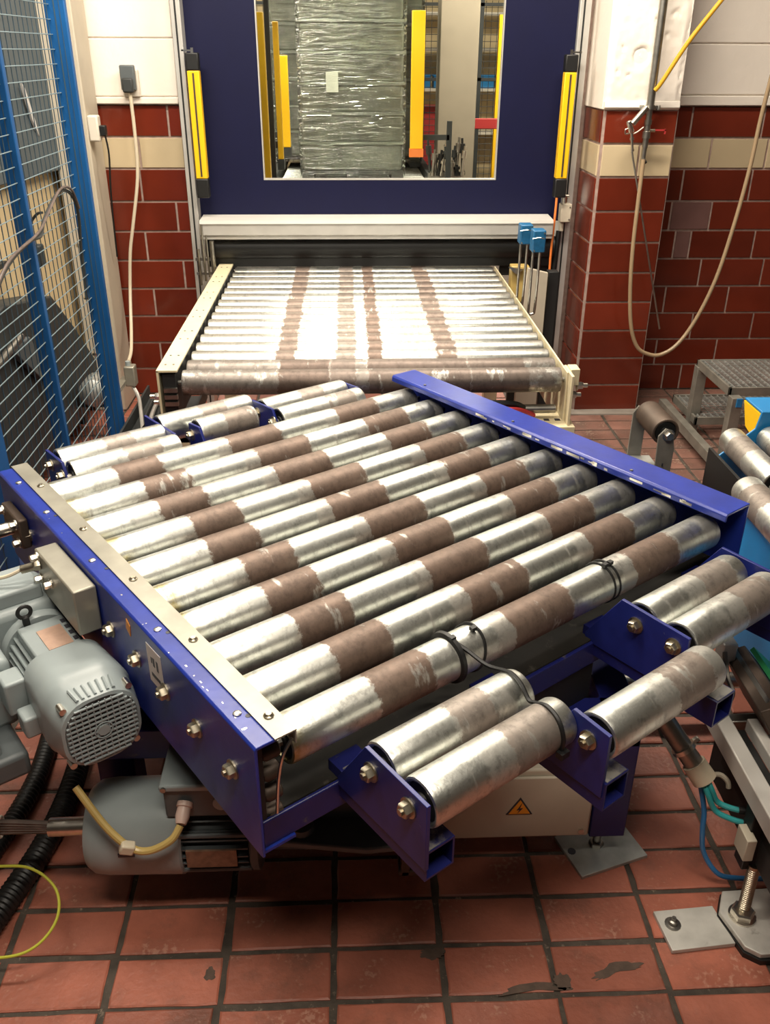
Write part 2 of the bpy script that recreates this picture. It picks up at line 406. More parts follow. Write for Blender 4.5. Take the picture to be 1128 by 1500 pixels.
stuff(obj('brick_paving', restb, M['brick'], fl, smooth=False))
# old mortar smears on the front bricks
for (cx, cy, a, b, an, sd) in ((.552, 1.215, .062, .013, .25, 1), (.365, 1.178, .075, .010, .05, 2), (.432, 1.188, .020, .020, 0, 3), (-.318, 1.232, .013, .016, 0, 4), (.16, 1.262, .03, .014, .1, 5)):
    rn = random.Random(sd); pts = []
    for k in range(26):
        t_ = 2*PI*k/26; q_ = rn.uniform(.72, 1.15); x_, y_ = a*q_*math.cos(t_), b*q_*math.sin(t_)+.012*(a > .05)*math.cos(t_)**2*-1
        pts.append((cx+x_*math.cos(an)-y_*math.sin(an), cy+x_*math.sin(an)+y_*math.cos(an)))
    obj('mortar_smear', MB().prism(pts, 'z', 0, .0017), M['smear'], fl)
# concrete skim patch on the floor behind the right end of the turntable
obj('screed_patch', MB().prism([(1.0,2.72),(1.62,2.72),(1.66,2.95),(1.0,3.0)], 'z', -.006, .003), M['concrete'], fl)

# ---- back wall: mortar bed + tiles + plaster blocks, opening for the lift door
OX0, OX1, OZ = -.83, 1.17, 2.75
wb = MB().box(XL, OX0, YB, YB+.28, 0, ZC).box(OX1, XR, YB, YB+.28, 0, ZC).box(OX0, OX1, YB, YB+.28, OZ, ZC)
wall = struct(obj('wall_back', wb, M['mortar'], smooth=False))
CZ = [0, .15, .30, .45, .60, .75, .90, 1.05, 1.21, 1.36, 1.51]
def wall_tile(x0, x1, z0, z1, mt, parent=wall, y=YB, yaw=0):
    """a tile on a vertical face; yaw 0 faces -Y, yaw 1 faces -X (then x0/x1 are y's and y is X)"""
    w, h = x1-x0-.011, z1-z0-.011
    if w < .01: return
    key = (round(w, 3), round(h, 3), mt)
    if key not in bmesh_cache:
        m_ = pad(w, h, .007, .002).mesh('tile', False); m_.materials.append(M[mt]); bmesh_cache[key] = m_
    cx, cz = (x0+x1)/2, (z0+z1)/2
    if yaw == 0: obj('tile', bmesh_cache[key], None, parent, at=(cx, y, cz), rot=(PI/2, 0, 0))
    else: obj('tile', bmesh_cache[key], None, parent, at=(y, cx, cz), rot=(PI/2, 0, -PI/2))
rightj = {9:[1.758,2.131,2.5], 8:[1.881,2.177,2.5], 7:[1.758,2.124,2.46], 6:[1.72,1.936,2.29], 5:[1.763,1.849,2.2], 4:[1.929,2.278,2.6], 3:[1.756,2.11,2.46], 2:[1.933,2.28,2.6], 1:[1.75,2.097,2.44], 0:[1.815,1.916,2.27]}
for c, js in rightj.items():
    e = [1.57] + js + [XR]
    for a, b in zip(e[:-1], e[1:]):
        mt = 'tilecream' if c == 8 else 'tile'
        if c == 6 and abs(a-1.72) < .01: mt = 'tilemauve'
        if c == 5 and abs(a-1.763) < .01: mt = 'tilemauve'
        wall_tile(a, b, CZ[c], CZ[c+1], mt)
leftj = {9:-.896, 8:-1.055, 7:-1.067, 6:-.898, 5:-1.075, 4:-.89, 3:-1.065, 2:-.90, 1:-1.065, 0:-.89}
for c, j in leftj.items():
    e = [j-.37*k for k in range(4, 0, -1) if j-.37*k > XL]
    e = [max(XL, -1.85)] + [q for q in e if q > -1.85] + [j, OX0]
    for a, b in zip(e[:-1], e[1:]): wall_tile(a, b, CZ[c], CZ[c+1], 'tilecream' if c == 8 else 'tile')
# plaster above the tiles, in painted blocks with a lip
obj('plaster_backing', MB().box(XL, OX0, YB-.014, YB+.01, 1.512, ZC).box(1.57, XR, YB-.014, YB+.01, 1.512, ZC), M['plaster'], wall)
def block(x0, x1, z0, z1, t=.02, parent=wall):
    obj('painted_block', MB().box(x0+.002, x1-.002, YB-t, YB+.01, z0+.002, z1-.002), M['plaster'], parent, bev=.005)
for x0, x1 in ((XL, -1.9), (-1.9, OX0)):
    for z0, z1 in ((1.51, 1.545), (1.545, 1.80), (1.80, 2.20), (2.20, ZC)): block(x0, x1, z0, z1, .022 if z0 > 1.52 else .030)
for x0, x1 in ((1.57, 2.35), (2.35, XR)):
    for z0, z1 in ((1.51, 1.56), (1.56, 1.79), (1.79, 2.20), (2.20, ZC)): block(x0, x1, z0, z1, .022 if z0 > 1.52 else .030)

# ---- the pillar in front of the back wall
PX0, PX1, PY = 1.21, 1.565, 4.525
pil = struct(obj('wall_pillar', MB().box(PX0, PX1, PY, YB+.005, 0, ZC), M['mortar'], smooth=False))
for c in range(10):
    mt = 'tilecream' if c == 8 else 'tile'
    e = [PX0+.006, PX0+.19, PX1] if c == 8 else [PX0+.006, PX1]
    for a, b in zip(e[:-1], e[1:]): wall_tile(a, b, CZ[c], CZ[c+1], mt, pil, PY)
    wall_tile(PY+.006, YB, CZ[c], CZ[c+1], mt, pil, PX0, 1)
# pillar plaster: a displaced skin with the round dent and the chips
def skin_plaster():
    mb = MB(); nx, nz = 44, 90; x0, x1, z0, z1 = PX0-.006, PX1-.006, 1.545, 2.45
    from mathutils import noise as mn
    vs = []; fs = []
    for j in range(nz+1):
        for i in range(nx+1):
            x = x0+(x1-x0)*i/nx; z = z0+(z1-z0)*j/nz
            d = .004*mn.noise(Vector((x*9, z*9, 0)))+.0022*mn.noise(Vector((x*34, z*34, 3)))
            r = math.hypot(x-1.352, (z-1.735)*1.0)
            if r < .045: d -= .018*(1-(r/.045)**2)
            if r < .012: d += .010
            for (hx, hz) in ((1.475,1.90),(1.487,1.915),(1.50,1.905),(1.262,1.77),(1.25,1.67),(1.30,1.655),(1.46,1.82),(1.40,1.88)):
                if math.hypot(x-hx, z-hz) < .009: d -= .006
            ex = min(x-x0, x1-x)
            if ex < .02: d -= (.02-ex)*.35 + abs(mn.noise(Vector((z*40, 5, ex*90))))*.006
            vs.append((x, PY-.014-d*1.0, z))
    for j in range(nz):
        for i in range(nx):
            a = j*(nx+1)+i; fs.append((a, a+1, a+nx+2, a+nx+1))
    return MB().add(vs, fs)
obj('plaster_face', skin_plaster(), M['plaster'], pil)
obj('plaster_core', MB().box(PX0-.003, PX1-.003, PY-.006, YB, 1.545, ZC), M['plaster'], pil)
obj('plaster_ledge', MB().prism([(PY-.010, 1.51), (PY-.026, 1.52), (PY-.018, 1.548), (PY+.02, 1.548), (PY+.02, 1.51)], 'x', PX0-.006, PX1-.004), M['plaster'], pil, bev=.003)
obj('plaster_side', MB().box(PX0-.012, PX0, PY+.004, YB, 1.51, ZC), M['plaster'], pil, bev=.004)
obj('floor_screed', MB().prism([(PX0-.05, PY-.07), (PX1+.0, PY-.075), (PX1+.03, PY-.02), (PX1+.01, PY+.01), (PX0-.02, PY+.01)], 'z', -.004, .012), M['concrete'], pil, bev=.004)

# ---- rest of the shell
struct(obj('wall_left', MB().box(XL-.1, XL, YF, YB+.28, 0, ZC), M['hallwall'], smooth=False))
struct(obj('wall_right', MB().box(XR, XR+.1, YF, YB+.28, 0, ZC), M['hallwall'], smooth=False))
struct(obj('wall_front', MB().box(XL-.1, XR+.1, YF-.1, YF, 0, ZC), M['hallwall'], smooth=False))
struct(obj('ceiling', MB().box(-5, 5.5, YF-.1, FY+.2, ZC, ZC+.1), M['hallceil'], smooth=False))
struct(obj('wall_far', MB().box(-4, 4.6, FY, FY+.1, 0, ZC), M['wallcream'], smooth=False))
struct(obj('wall_far_left', MB().box(-4.1, -4, YB+.28, FY, 0, ZC), M['plaster'], smooth=False))
struct(obj('wall_far_right', MB().box(4.6, 4.7, YB+.28, FY, 0, ZC), M['plaster'], smooth=False))
for i, (x, y, z, ln, w, rz) in enumerate(LAMPS):
    where = ['above the roller infeed on the left', 'above the roller infeed on the right', 'over the turntable', 'nearest the brick apron at the right', 'above the wrapped bottle stacks', 'at the far right of the hall beyond the door', 'at the far left of the hall beyond the door'][i]
    t = thing('ceiling_light', 'long white tube light fitting ' + where, 'ceiling light', (x, y, z), rz)
    obj('housing', MB().prism([(-.11,.15),(.11,.15),(.13,.03),(-.13,.03)], 'x', -ln/2-.03, ln/2+.03), M['plastic_w'], t, at=(x, y, z))
    for s in (-1, 1): obj('lamp_tube', MB().cyl((-ln/2, s*.06, .02), (ln/2, s*.06, .02), .013, n=10), M['tube'], t, at=(x, y, z))
    ld = bpy.data.lights.new('lamp', 'AREA'); ld.shape = 'RECTANGLE'; ld.size = ln; ld.size_y = .24; ld.energy = w; ld.color = WARM
    lo = bpy.data.objects.new('lamp', ld); COL.objects.link(lo); lo.parent = t; lo.location = (0, 0, -.02)

# ================================================================== LIFT DOOR
dr = thing('lift_door', 'tall dark blue machine lift door with a clear window above the roller infeed', 'door', (.16, 4.75, 0))
DY = 4.75
wx0, wx1, wz = -.425, .75, 1.17
obj('door_panel', MB().box(-.77, wx0, DY, DY+.05, .97, 2.7).box(wx1, 1.10, DY, DY+.05, .97, 2.7).box(wx0, wx1, DY, DY+.05, .97, wz).box(wx0, wx1, DY, DY+.05, 2.5, 2.7), M['navy'], dr)
obj('window_pane', MB().box(wx0, wx1, DY+.030, DY+.036, wz, 2.5), M['pane'], dr)
obj('window_bead', MB().box(wx0, wx1, DY-.002, DY+.03, wz, wz+.006).box(wx0, wx0+.005, DY, DY+.03, wz, 2.5).box(wx1-.005, wx1, DY, DY+.03, wz, 2.5), M['alu'], dr)
hs = obj('shutter_housing', MB().prism([(4.60, .905), (4.60, .985), (4.61, .992), (4.745, .992), (4.745, .905)], 'x', -.745, 1.035), M['alu'], dr, bev=.004)
obj('top_edge', MB().prism([(4.594,.982),(4.597,.998),(4.745,1.004),(4.745,.992),(4.61,.992)], 'x', -.742, 1.032), M['whiteal'], hs)
obj('lower_groove', MB().box(-.745, 1.035, 4.596, 4.602, .922, .928), M['steel'], hs)
obj('black_curtain', MB().lathe((-.73, 4.69, .85), (1,0,0), [(0,.055),(1.79,.055)], 28).box(-.73, 1.06, 4.68, 4.70, .755, .85), M['black'], dr)
obj('under_flap', MB().box(.79, 1.09, 4.705, 4.72, .70, .90), M['darker'], dr)
for nm, x0, x1, y0, y1, lab in (('guide_post', -.800, -.755, 4.66, 4.78, 'left'), ('guide_post', 1.095, 1.15, 4.72, 4.84, 'right')):
    g = MB().box(x0, x1, y0, y1, 0, 2.75)
    gp = obj(nm, g, M['alu'], dr, bev=.003)
    obj('guide_slot', MB().box(x0+.018, x0+.026, y0-.002, y0+.004, .02, 2.7), M['darker'], gp)
# brackets and threaded rods at the left foot of the door
rods = MB()
for (x, z0, z1, r) in ((-.735, .70, .98, .006), (-.715, .72, .93, .005), (-.690, .74, .90, .012), (-.760, .68, .86, .007)): rods.cyl((x, 4.60, z0), (x, 4.60, z1), r, n=8)
rods.box(-.78, -.68, 4.605, 4.62, .80, .815).box(-.78, -.68, 4.605, 4.62, .73, .742)
obj('adjusting_rod', rods, M['steel'], dr)
# ---- light curtains
def light_curtain(x, label, tilt):
    t = thing('light_curtain', label, 'safety sensor', (x, 4.655, 1.10), 0, None)
    obj('body', MB().box(x-.028, x+.028, 4.63, 4.68, 1.19, 1.665), M['yellow'], t, bev=.004)
    obj('sensor_slot', MB().box(x-.004, x+.004, 4.627, 4.632, 1.20, 1.655), M['rustbrown'], t)
    for z0, z1 in ((1.10, 1.19), (1.665, 1.74)): obj('end_cap', MB().box(x-.03, x+.03, 4.628, 4.682, z0, z1), M['black'], t, bev=.006)
    obj('mounting_bracket', MB().box(x-.05 if tilt < 0 else x, x if tilt < 0 else x+.05, 4.66, 4.675, 1.745, 1.752).box(x-.006, x+.006, 4.65, 4.662, 1.74, 1.76), M['bright'], t)
    return t
light_curtain(-.716, 'tall yellow light curtain with black ends on the left post of the blue door', -1)
light_curtain(1.060, 'tall yellow light curtain with black ends on the right post of the blue door', 1)
# ---- orange cable and black hoses down the right post
tag(obj('sensor_cable', MB().tube([(1.045, 4.63, 1.10), (1.042, 4.62, 1.0), (1.04, 4.63, .8), (1.045, 4.62, .5), (1.04, 4.64, .25), (1.03, 4.66, .01)], .006), M['orange']), 'thin orange cable hanging down from the right light curtain', 'cable')
tag(obj('pneumatic_hose', MB().tube([(1.085, 4.69, .93), (1.078, 4.68, .8), (1.07, 4.68, .5), (1.075, 4.69, .02)], .014), M['black']), 'black hose running down beside the right door post', 'hose')
t = thing('limit_switch', 'small beige switch box on the right door post below the light curtain', 'switch', (1.105, 4.69, .98))
obj('housing', MB().box(1.08, 1.135, 4.66, 4.72, .975, 1.065), M['beige'], t, bev=.005)
obj('plunger', MB().cyl((1.10, 4.69, 1.065), (1.10, 4.69, 1.10), .012, n=12).cyl((1.12, 4.69, 1.10), (1.08, 4.69, 1.10), .008, n=12), M['bright'], t)
obj('cable_gland', MB().cyl((1.095, 4.69, .975), (1.095, 4.69, .93), .013, n=10), M['beige'], t)
for z in (.99, 1.05): obj('screw', MB().cyl((1.125, 4.66, z), (1.125, 4.657, z), .004, n=8), M['steel'], t)

# ================================================================== BACK ROLLER CONVEYOR
RR = .0445
def roller_mesh(L_, r=RR, ends='hollow', n=40):
    """lies along local X, centred"""
    h = L_/2
    prof = [(-h+.006, r*.80), (-h+.001, r*.82), (-h, r*.90), (-h+.0015, r*.97), (-h+.006, r), (-h*.5, r), (0, r), (h*.5, r), (h-.008, r), (h-.002, r*.95), (h, r*.84), (h-.004, r*.78)]
    return MB().lathe((0,0,0), (1,0,0), prof, n).mesh('roller')
def cap_mesh(L_, r=RR):
    h = L_/2
    mb = MB().lathe((0,0,0), (1,0,0), [(-h-.0005, .010), (-h+.001, r*.35), (-h+.005, r*.38), (-h+.004, r*.72), (-h+.007, r*.80), (h-.006, r*.78), (h-.003, r*.5), (h+.001, r*.3), (h+.0005, .010)], 24)
    return mb.mesh('end_cap')
def axle_mesh(L_, ext=.02): return MB().cyl((-L_/2-ext, 0, 0), (L_/2+ext, 0, 0), .009, n=10).mesh('axle')
BX = .075; BL = 1.345; BXC = .079
bands_back = [(-.345, -.255, .85), (-.13, -.055, .55), (-.055, -.012, .35), (-.01, .012, .2), (.0, .0, 0), (.036-.04, .036-.04, 0), (.03, .048, 0), (.045, .10, .8), (.24, .345, .8)]
bands_back = [(-.36, -.285, .9), (-.285, -.25, .4), (-.135, -.058, .8), (-.015, .042, .95), (.245, .325, .9), (.32, .37, .35), (-.60, -.45, .3)]
M['rb'] = roller_mat('roller_infeed', bands_back, rough=.27, allrust=.14, sh=.008)
M['rbrust'] = roller_mat('roller_infeed_rusty', [(-.60, -.30, .72), (-.335, -.15, .95), (-.15, -.055, .9), (-.015, .35, .92), (.35, .56, .9), (-.66, -.60, .5)], rough=.27, allrust=.75, sh=.01, rust=(.11, .068, .05))
bc = thing('roller_conveyor', 'wide infeed roller conveyor with cream side plates running up to the blue door', 'conveyor', (BXC, 3.85, 0))
rmL = roller_mesh(BL); cmL = cap_mesh(BL); cmL.materials.append(M['black']); amL = axle_mesh(BL); amL.materials.append(M['steel'])
rmL.materials.append(M['rb'])
rmR = rmL.copy(); rmR.materials.clear(); rmR.materials.append(M['rbrust'])
for i in range(17):
    y = 3.015 + .1112*i
    r_ = obj('roller', rmR if i < 2 else rmL, None, bc, at=(BXC, y, .705), label='brown rusted roller' if i < 2 else None)
    obj('end_cap', cmL, None, r_, at=(BXC, y, .705)); obj('axle', amL, None, r_, at=(BXC, y, .705))
# left side plate: cream angle with holes
sp = obj('side_plate', MB().box(-.672, -.664, 2.955, 4.74, .50, .768).box(-.672, -.600, 2.955, 4.74, .762, .770), M['cream'], bc, bev=.001)
hl = MB()
for k in range(16):
    for x in (-.65, -.622):
        if (k*7+int(x*100)) % 3: hl.cyl((x, 3.02+.105*k, .7698), (x, 3.02+.105*k, .7712), .004, n=8)
obj('hole', hl, M['ink'], sp)
obj('inner_chain_guard', MB().box(-.655, -.61, 2.965, 4.72, .58, .752), M['darker'], bc)
obj('sprocket_bank', MB().box(-.652, -.606, 2.952, 2.965, .64, .655).box(-.652, -.606, 2.952, 2.965, .665, .68).box(-.652, -.606, 2.952, 2.965, .69, .705), M['steel'], bc)
sr = obj('side_plate', MB().box(.766, .772, 2.98, 4.72, .52, .742), M['cream'], bc, bev=.001)
obj('end_bracket', MB().box(.772, .782, 2.93, 3.06, .50, .745).box(.782, .815, 2.99, 3.05, .69, .75), M['cream'], bc, bev=.002, label='cream end plate')
for (x, y, z, d) in ((.783, 2.98, .66, 1), (.815, 3.02, .68, 1), (-.672, 3.0, .66, -1), (-.672, 3.05, .62, -1)):
    obj('bolt', MB().hexn((x, y, z), (d, 0, 0), .014, .02).cyl((x, y, z), (x+d*.04, y, z), .008, n=10), M['bright'], bc)
obj('cross_beam', MB().box(-.66, .77, 3.05, 3.12, .46, .54), M['darker'], bc)
obj('leg', MB().box(-.66, -.60, 3.05, 3.13, 0, .50), M['cream'], bc, bev=.003)
obj('leg', MB().box(.70, .768, 3.0, 3.10, 0, .50), M['cream'], bc, bev=.003)
obj('leg', MB().box(-.66, -.60, 4.4, 4.48, 0, .52), M['cream'], bc, bev=.003)
obj('leg', MB().box(.70, .768, 4.4, 4.48, 0, .52), M['cream'], bc, bev=.003)
ft = obj('bearing_foot', MB().box(.50, .80, 2.92, 3.10, .44, .50).box(.58, .80, 2.92, 3.10, .50, .56), M['cream'], bc, bev=.003, label='cream bracket box')
for x in (.70, .74): obj('slot', MB().box(x, x+.02, 2.98, 3.0, .5595, .5608), M['ink'], ft)
obj('drive_shaft', MB().cyl((-.58, 3.0, .60), (.74, 3.0, .60), .016, n=14), M['steel'], bc)
tag(obj('red_cable', MB().tube([(.44, 2.97, .60), (.52, 2.95, .615), (.60, 2.96, .61), (.66, 2.98, .58)], .010), M['red']), 'short red cable lying under the right end of the infeed rollers', 'cable')
tag(obj('black_cable', MB().tube([(.40, 2.98, .62), (.50, 2.965, .635), (.58, 2.97, .63), (.63, 3.0, .60)], .012), M['black']), 'short black cable lying under the right end of the infeed rollers', 'cable')
# grey guard plate right of the infeed and the brass block behind the sensors
tag(obj('guard_plate', MB().prism([(.845, 0), (.96, 0), (.962, .80), (.862, .825), (.845, .6)], 'y', 4.30, 4.32), M['beige'], bev=.003), 'tall beige guard plate standing beside the right edge of the infeed rollers', 'guard plate')
tag(obj('guard_post', MB().box(.97, 1.02, 4.32, 4.38, 0, .80), M['darker'], bev=.003), 'black square post beside the beige guard plate', 'post')
t = thing('brass_bracket', 'dull yellow bracket block at the far right end of the infeed rollers', 'bracket', (.85, 4.45, 0))
obj('block', MB().box(.81, .90, 4.45, 4.52, .62, .80), M['amber'], t, bev=.004); obj('post', MB().box(.835, .875, 4.47, 4.50, 0, .62), M['darker'], t)
obj('clip', MB().prism([(.79, .80), (.87, .79), (.83, .765)], 'y', 4.43, 4.445), M['bright'], t)
# photo eyes on their rods
def photo_eye(x, y, z, label, s):
    t = thing('photo_eye', label, 'sensor', (x, y, .62))
    obj('housing', MB().box(x-.028, x+.028, y-.02, y+.05, z, z+.085*s), M['photo'], t, bev=.005)
    obj('cover_screw', MB().cyl((x-.02, y-.02, z+.008), (x-.02, y-.024, z+.008), .004, n=8).cyl((x+.02, y-.02, z+.075*s), (x+.02, y-.024, z+.075*s), .004, n=8), M['bright'], t)
    obj('clip_wire', MB().tube([(x-.03, y-.022, z+.06), (x, y-.028, z+.065), (x+.02, y-.024, z+.06)], .002, 6), M['bright'], t)
    obj('rod', MB().cyl((x-.018, y+.01, .62), (x-.018, y+.01, z), .006, n=10), M['steel'], t)
    obj('rod', MB().tube([(x+.012, y+.01, z), (x+.010, y+.01, .73), (x+.0, y+.01, .70), (x-.018, y+.01, .70)], .006, 8, 4), M['steel'], t)
    obj('stalk', MB().cyl((x, y+.02, .45), (x, y+.02, .66), .009, n=10), M['darker'], t)
photo_eye(.790, 4.05, .985, 'blue photo eye on steel rods, the left and higher of the pair', 1)
photo_eye(.822, 3.92, .975, 'blue photo eye on steel rods, the right and nearer of the pair', 1.1)

# ================================================================== TURNTABLE (local frame: v along the rollers, w away from the viewer)
TH = .62363
TC = (1.18, 1.592, 0)
tt = thing('roller_turntable', 'blue roller turntable with ten long worn steel rollers, turned askew in the foreground', 'turntable', (TC[0], TC[1], .53), TH)
RV0, RV1 = .575, 1.805
RC = (RV0+RV1)/2; RL = RV1-RV0
tb = lambda a: a-RC
M['rt'] = roller_mat('roller_turntable', [(tb(.772), tb(.905), .95), (tb(1.112), tb(1.288), .95), (tb(1.495), tb(1.655), .95), (tb(1.76), tb(1.83), .30), (tb(.70), tb(.80), .18), (tb(1.07), tb(1.14), .45), (tb(1.45), tb(1.52), .35)], rough=.32, yend=-.565)
M['rshort1'] = roller_mat('short_roller_left', [(-.03, .06, .75), (.06, .10, .3)], rough=.30)
M['rshort2'] = roller_mat('short_roller_mid', [(.0, .11, .75), (-.06, .0, .3)], rough=.32)
M['rshort3'] = roller_mat('short_roller_rusty', [(.0, .11, .8), (-.05, .0, .35), (.11, .18, .25)], rough=.34, allrust=.04)
rmT = roller_mesh(RL, n=48); rmT.materials.append(M['rt']); cmT = cap_mesh(RL); cmT.materials.append(M['black']); amT = axle_mesh(RL, .035); amT.materials.append(M['steel'])
AW = [2.165-.1272*i for i in range(10)]
for w in AW:
    r_ = obj('roller', rmT, None, tt, at=(RC, w, .705))
    obj('end_cap', cmT, None, r_, at=(RC, w, .705)); obj('axle', amT, None, r_, at=(RC, w, .705))
W0, W1 = .950, 2.24
# left channel
ch = MB().prism([(.488,.545),(.494,.545),(.494,.779),(.530,.779),(.530,.785),(.492,.785),(.488,.781)], 'y', W0, W1)
sr = obj('side_rail', ch, M['blue'], tt, bev=.0015)
obj('lower_flange', MB().box(.490, .560, W0+.01, W1, .540, .546), M['blue'], sr)
st = obj('cover_strip', MB().prism([(.524,.786),(.561,.786),(.561,.760),(.563,.760),(.564,.789),(.524,.789)], 'y', W0-.004, W1+.004), M['strip'], tt, label='grey steel strip along the rail')
for w in (1.0, 1.265, 1.53, 1.80, 2.08):
    obj('screw', MB().lathe((.545, w, .789), (0,0,1), [(0,.009),(.002,.009),(.004,.006),(.006,.005)], 10), M['hex'], st)
for w in (1.06, 1.36, 1.68, 1.96, 2.16):
    obj('rivet', MB().lathe((.509, w-.02, .785), (0,0,1), [(0,.008),(.002,.0075),(.004,.004)], 10), M['bright'], sr)
for w in (1.015, 1.31, 1.60, 1.9):
    obj('hole', MB().cyl((.521, w+.01, .7848), (.521, w+.01, .7856), .005, n=8), M['ink'], sr)
bm_ = MB().hexn((0,0,0), (-1,0,0), .0135, .013); bm_.cyl((-.0,0,0), (-.02,0,0), .006, n=8)
boltm = bm_.mesh('bolt'); boltm.materials.append(M['hex'])
for w in AW: obj('bolt', boltm, None, tt, at=(.488, w+.01, .685))
lb = obj('label_plate', MB().box(.4868, .488, 1.290, 1.352, .672, .760), M['paper'], tt, label='white paper label with faint dark lettering')
obj('printed_mark', MB().box(.4864, .4868, 1.305, 1.313, .715, .738).box(.4864, .4868, 1.320, 1.328, .718, .738).box(.4864, .4868, 1.331, 1.336, .722, .736).box(.4864, .4868, 1.302, 1.340, .690, .698), M['ink'], lb)
obj('sticker', MB().prism([(1.425,.755),(1.44,.765),(1.447,.74),(1.43,.728)], 'x', .4866, .488), M['signor'], tt, label='small orange sticker')
for k in range(16):
    w = random.uniform(.97, 1.30) if k < 11 else random.uniform(1.3, 2.2); l_ = random.uniform(.002, .008)
    v_ = random.uniform(.4925, .503)
    obj('bare_scratch', MB().box(v_, v_+random.uniform(.001, .003), w, w+l_, .7845, .7853), M['bright'], sr)
# inside of the channel, seen at the open front end
obj('chain_guard', MB().box(.497, .512, W0+.02, W1-.02, .56, .775), M['darker'], tt)
cg = MB()
for k in range(4): cg.lathe((.515, W0+.035, .600+.045*k), (1,0,0), [(0,.012),(.006,.016),(.03,.016),(.034,.01)], 12)
obj('chain_sprocket', cg, M['rustbrown'], tt)
obj('hanging_strip', MB().tube([(.555, W0-.004, .775), (.535, W0-.006, .75), (.525, W0-.004, .70), (.521, W0, .63)], .003, 6), M['bright'], tt)
# right rail
rr = obj('side_rail', MB().prism([(1.770,.780),(1.770,.765),(1.776,.765),(1.776,.779),(1.862,.779),(1.862,.50),(1.868,.50),(1.868,.786),(1.776,.786)], 'y', W0+.005, 2.225), M['blue'], tt, bev=.0015)
for k in range(22):
    w = random.uniform(1.0, 1.9); l_ = random.uniform(.008, .05); h_ = random.random()*.005
    obj('bare_scratch', MB().box(1.7695, 1.7702, w, w+l_, .768+h_, .775+random.random()*.005), M['bright'], rr)
# screws standing on the rail edge
for w in (1.25, 1.68, 2.08): obj('screw', MB().lathe((1.792, w, .786), (0,0,1), [(0,.005),(.003,.004)], 8), M['steel'], rr)
# sub-frame
obj('cross_beam', MB().box(.50, 1.86, .965, 1.10, .545, .605), M['bluedark'], tt, bev=.003)
obj('beam_top_skin', MB().box(.50, 1.86, .972, 1.095, .605, .609), M['grime'], tt)
obj('cross_beam', MB().box(.50, 1.86, 2.09, 2.20, .545, .605), M['bluedark'], tt, bev=.003)
obj('deck_plate', MB().box(.52, 1.85, 1.10, 2.09, .50, .515), M['darker'], tt)
for v in (.66, .985, 1.33):
    pass
def sqtube(v0, w0, w1, z0, s=.062, wall_=.004):
    mb = MB()
    mb.box(v0, v0+s, w0, w1, z0, z0+wall_).box(v0, v0+s, w0, w1, z0+s-wall_, z0+s)
    mb.box(v0, v0+wall_, w0, w1, z0+wall_, z0+s-wall_).box(v0+s-wall_, v0+s, w0, w1, z0+wall_, z0+s-wall_)
    return mb
# (v plate, w near end, w far end, tube near end)
def arm(v, w0, w1, tube0, sgn=1):
    a = obj('arm_plate', MB().prism([(w0, .60), (w0, .738), (w1-.02, .745), (w1+.06, .62), (w1+.06, .60)] if sgn > 0 else [(w1, .60), (w1, .738), (w0+.02, .745), (w0-.06, .62), (w0-.06, .60)], 'x', v-.008, v), M['armblue'], tt, bev=.001)
    if sgn > 0:
        at_ = obj('arm_tube', sqtube(v-.004, tube0, 1.0, .570), M['bluedark'], tt)
        obj('scuffed_top', MB().box(v+.002, v+.055, tube0+.002, .965, .632, .6332), M['scuff'], at_, label='bare scuffed top of the tube')
    else: obj('arm_tube', sqtube(v-.004, 2.19, tube0, .570), M['bluedark'], tt)
    return a
def abolt(v, w, d=-1):
    obj('bolt', boltm, None, tt, at=(v-.008 if d < 0 else v, w, .705), rot=None if d < 0 else (0, 0, PI))
SL = .322
sm_ = {}
for k in ('rshort1', 'rshort2', 'rshort3'):
    q = roller_mesh(SL, n=40); q.materials.append(M[k]); sm_[k] = q
cmS = cap_mesh(SL); cmS.materials.append(M['black']); amS = axle_mesh(SL, .012); amS.materials.append(M['steel'])
def short(v0, w, k, z=.705):
    r_ = obj('short_roller', sm_[k], None, tt, at=(v0+SL/2, w, z)); obj('end_cap', cmS, None, r_, at=(v0+SL/2, w, z)); obj('axle', amS, None, r_, at=(v0+SL/2, w, z))
arm(.662, .728, .905, .732); abolt(.662, .867); abolt(.662, .770)
arm(1.003, .660, .76, .655); abolt(1.003, .700)
arm(1.345, .745, .93, .665); abolt(1.345, .867); abolt(1.345, .775)
arm(1.70, .745, .93, .72)
short(.673, .867, 'rshort1'); short(.673, .767, 'rshort2')
short(1.013, .697, 'rshort3')
short(1.356, .867, 'rshort2'); short(1.356, .775, 'rshort3')
# far side
arm(.672, 2.27, 2.42, 2.44, -1); arm(1.008, 2.27, 2.50, 2.5, -1); arm(1.09, 2.27, 2.36, 2.40, -1); arm(1.345, 2.27, 2.42, 2.44, -1); arm(1.68, 2.27, 2.40, 2.44, -1)
abolt(.672, 2.38); abolt(.672, 2.29); abolt(1.345, 2.38); abolt(1.345, 2.28); abolt(1.09, 2.34)
short(.680, 2.372, 'rshort1'); short(.680, 2.272, 'rshort2')
short(1.018, 2.442, 'rshort1')
q = roller_mesh(.20, n=32); q.materials.append(M['rshort3']); r_ = obj('short_roller', q, None, tt, at=(1.20, 2.345, .705)); c_ = cap_mesh(.20); c_.materials.append(M['black']); obj('end_cap', c_, None, r_, at=(1.20, 2.345, .705))
short(1.350, 2.372, 'rshort1'); short(1.350, 2.275, 'rshort2')
# turning ring below the deck
obj('turning_ring', MB().lathe((TC[0], TC[1], .42), (0,0,1), [(0,.30),(.03,.34),(.08,.34),(.08,.30)], 40), M['darker'], tt)
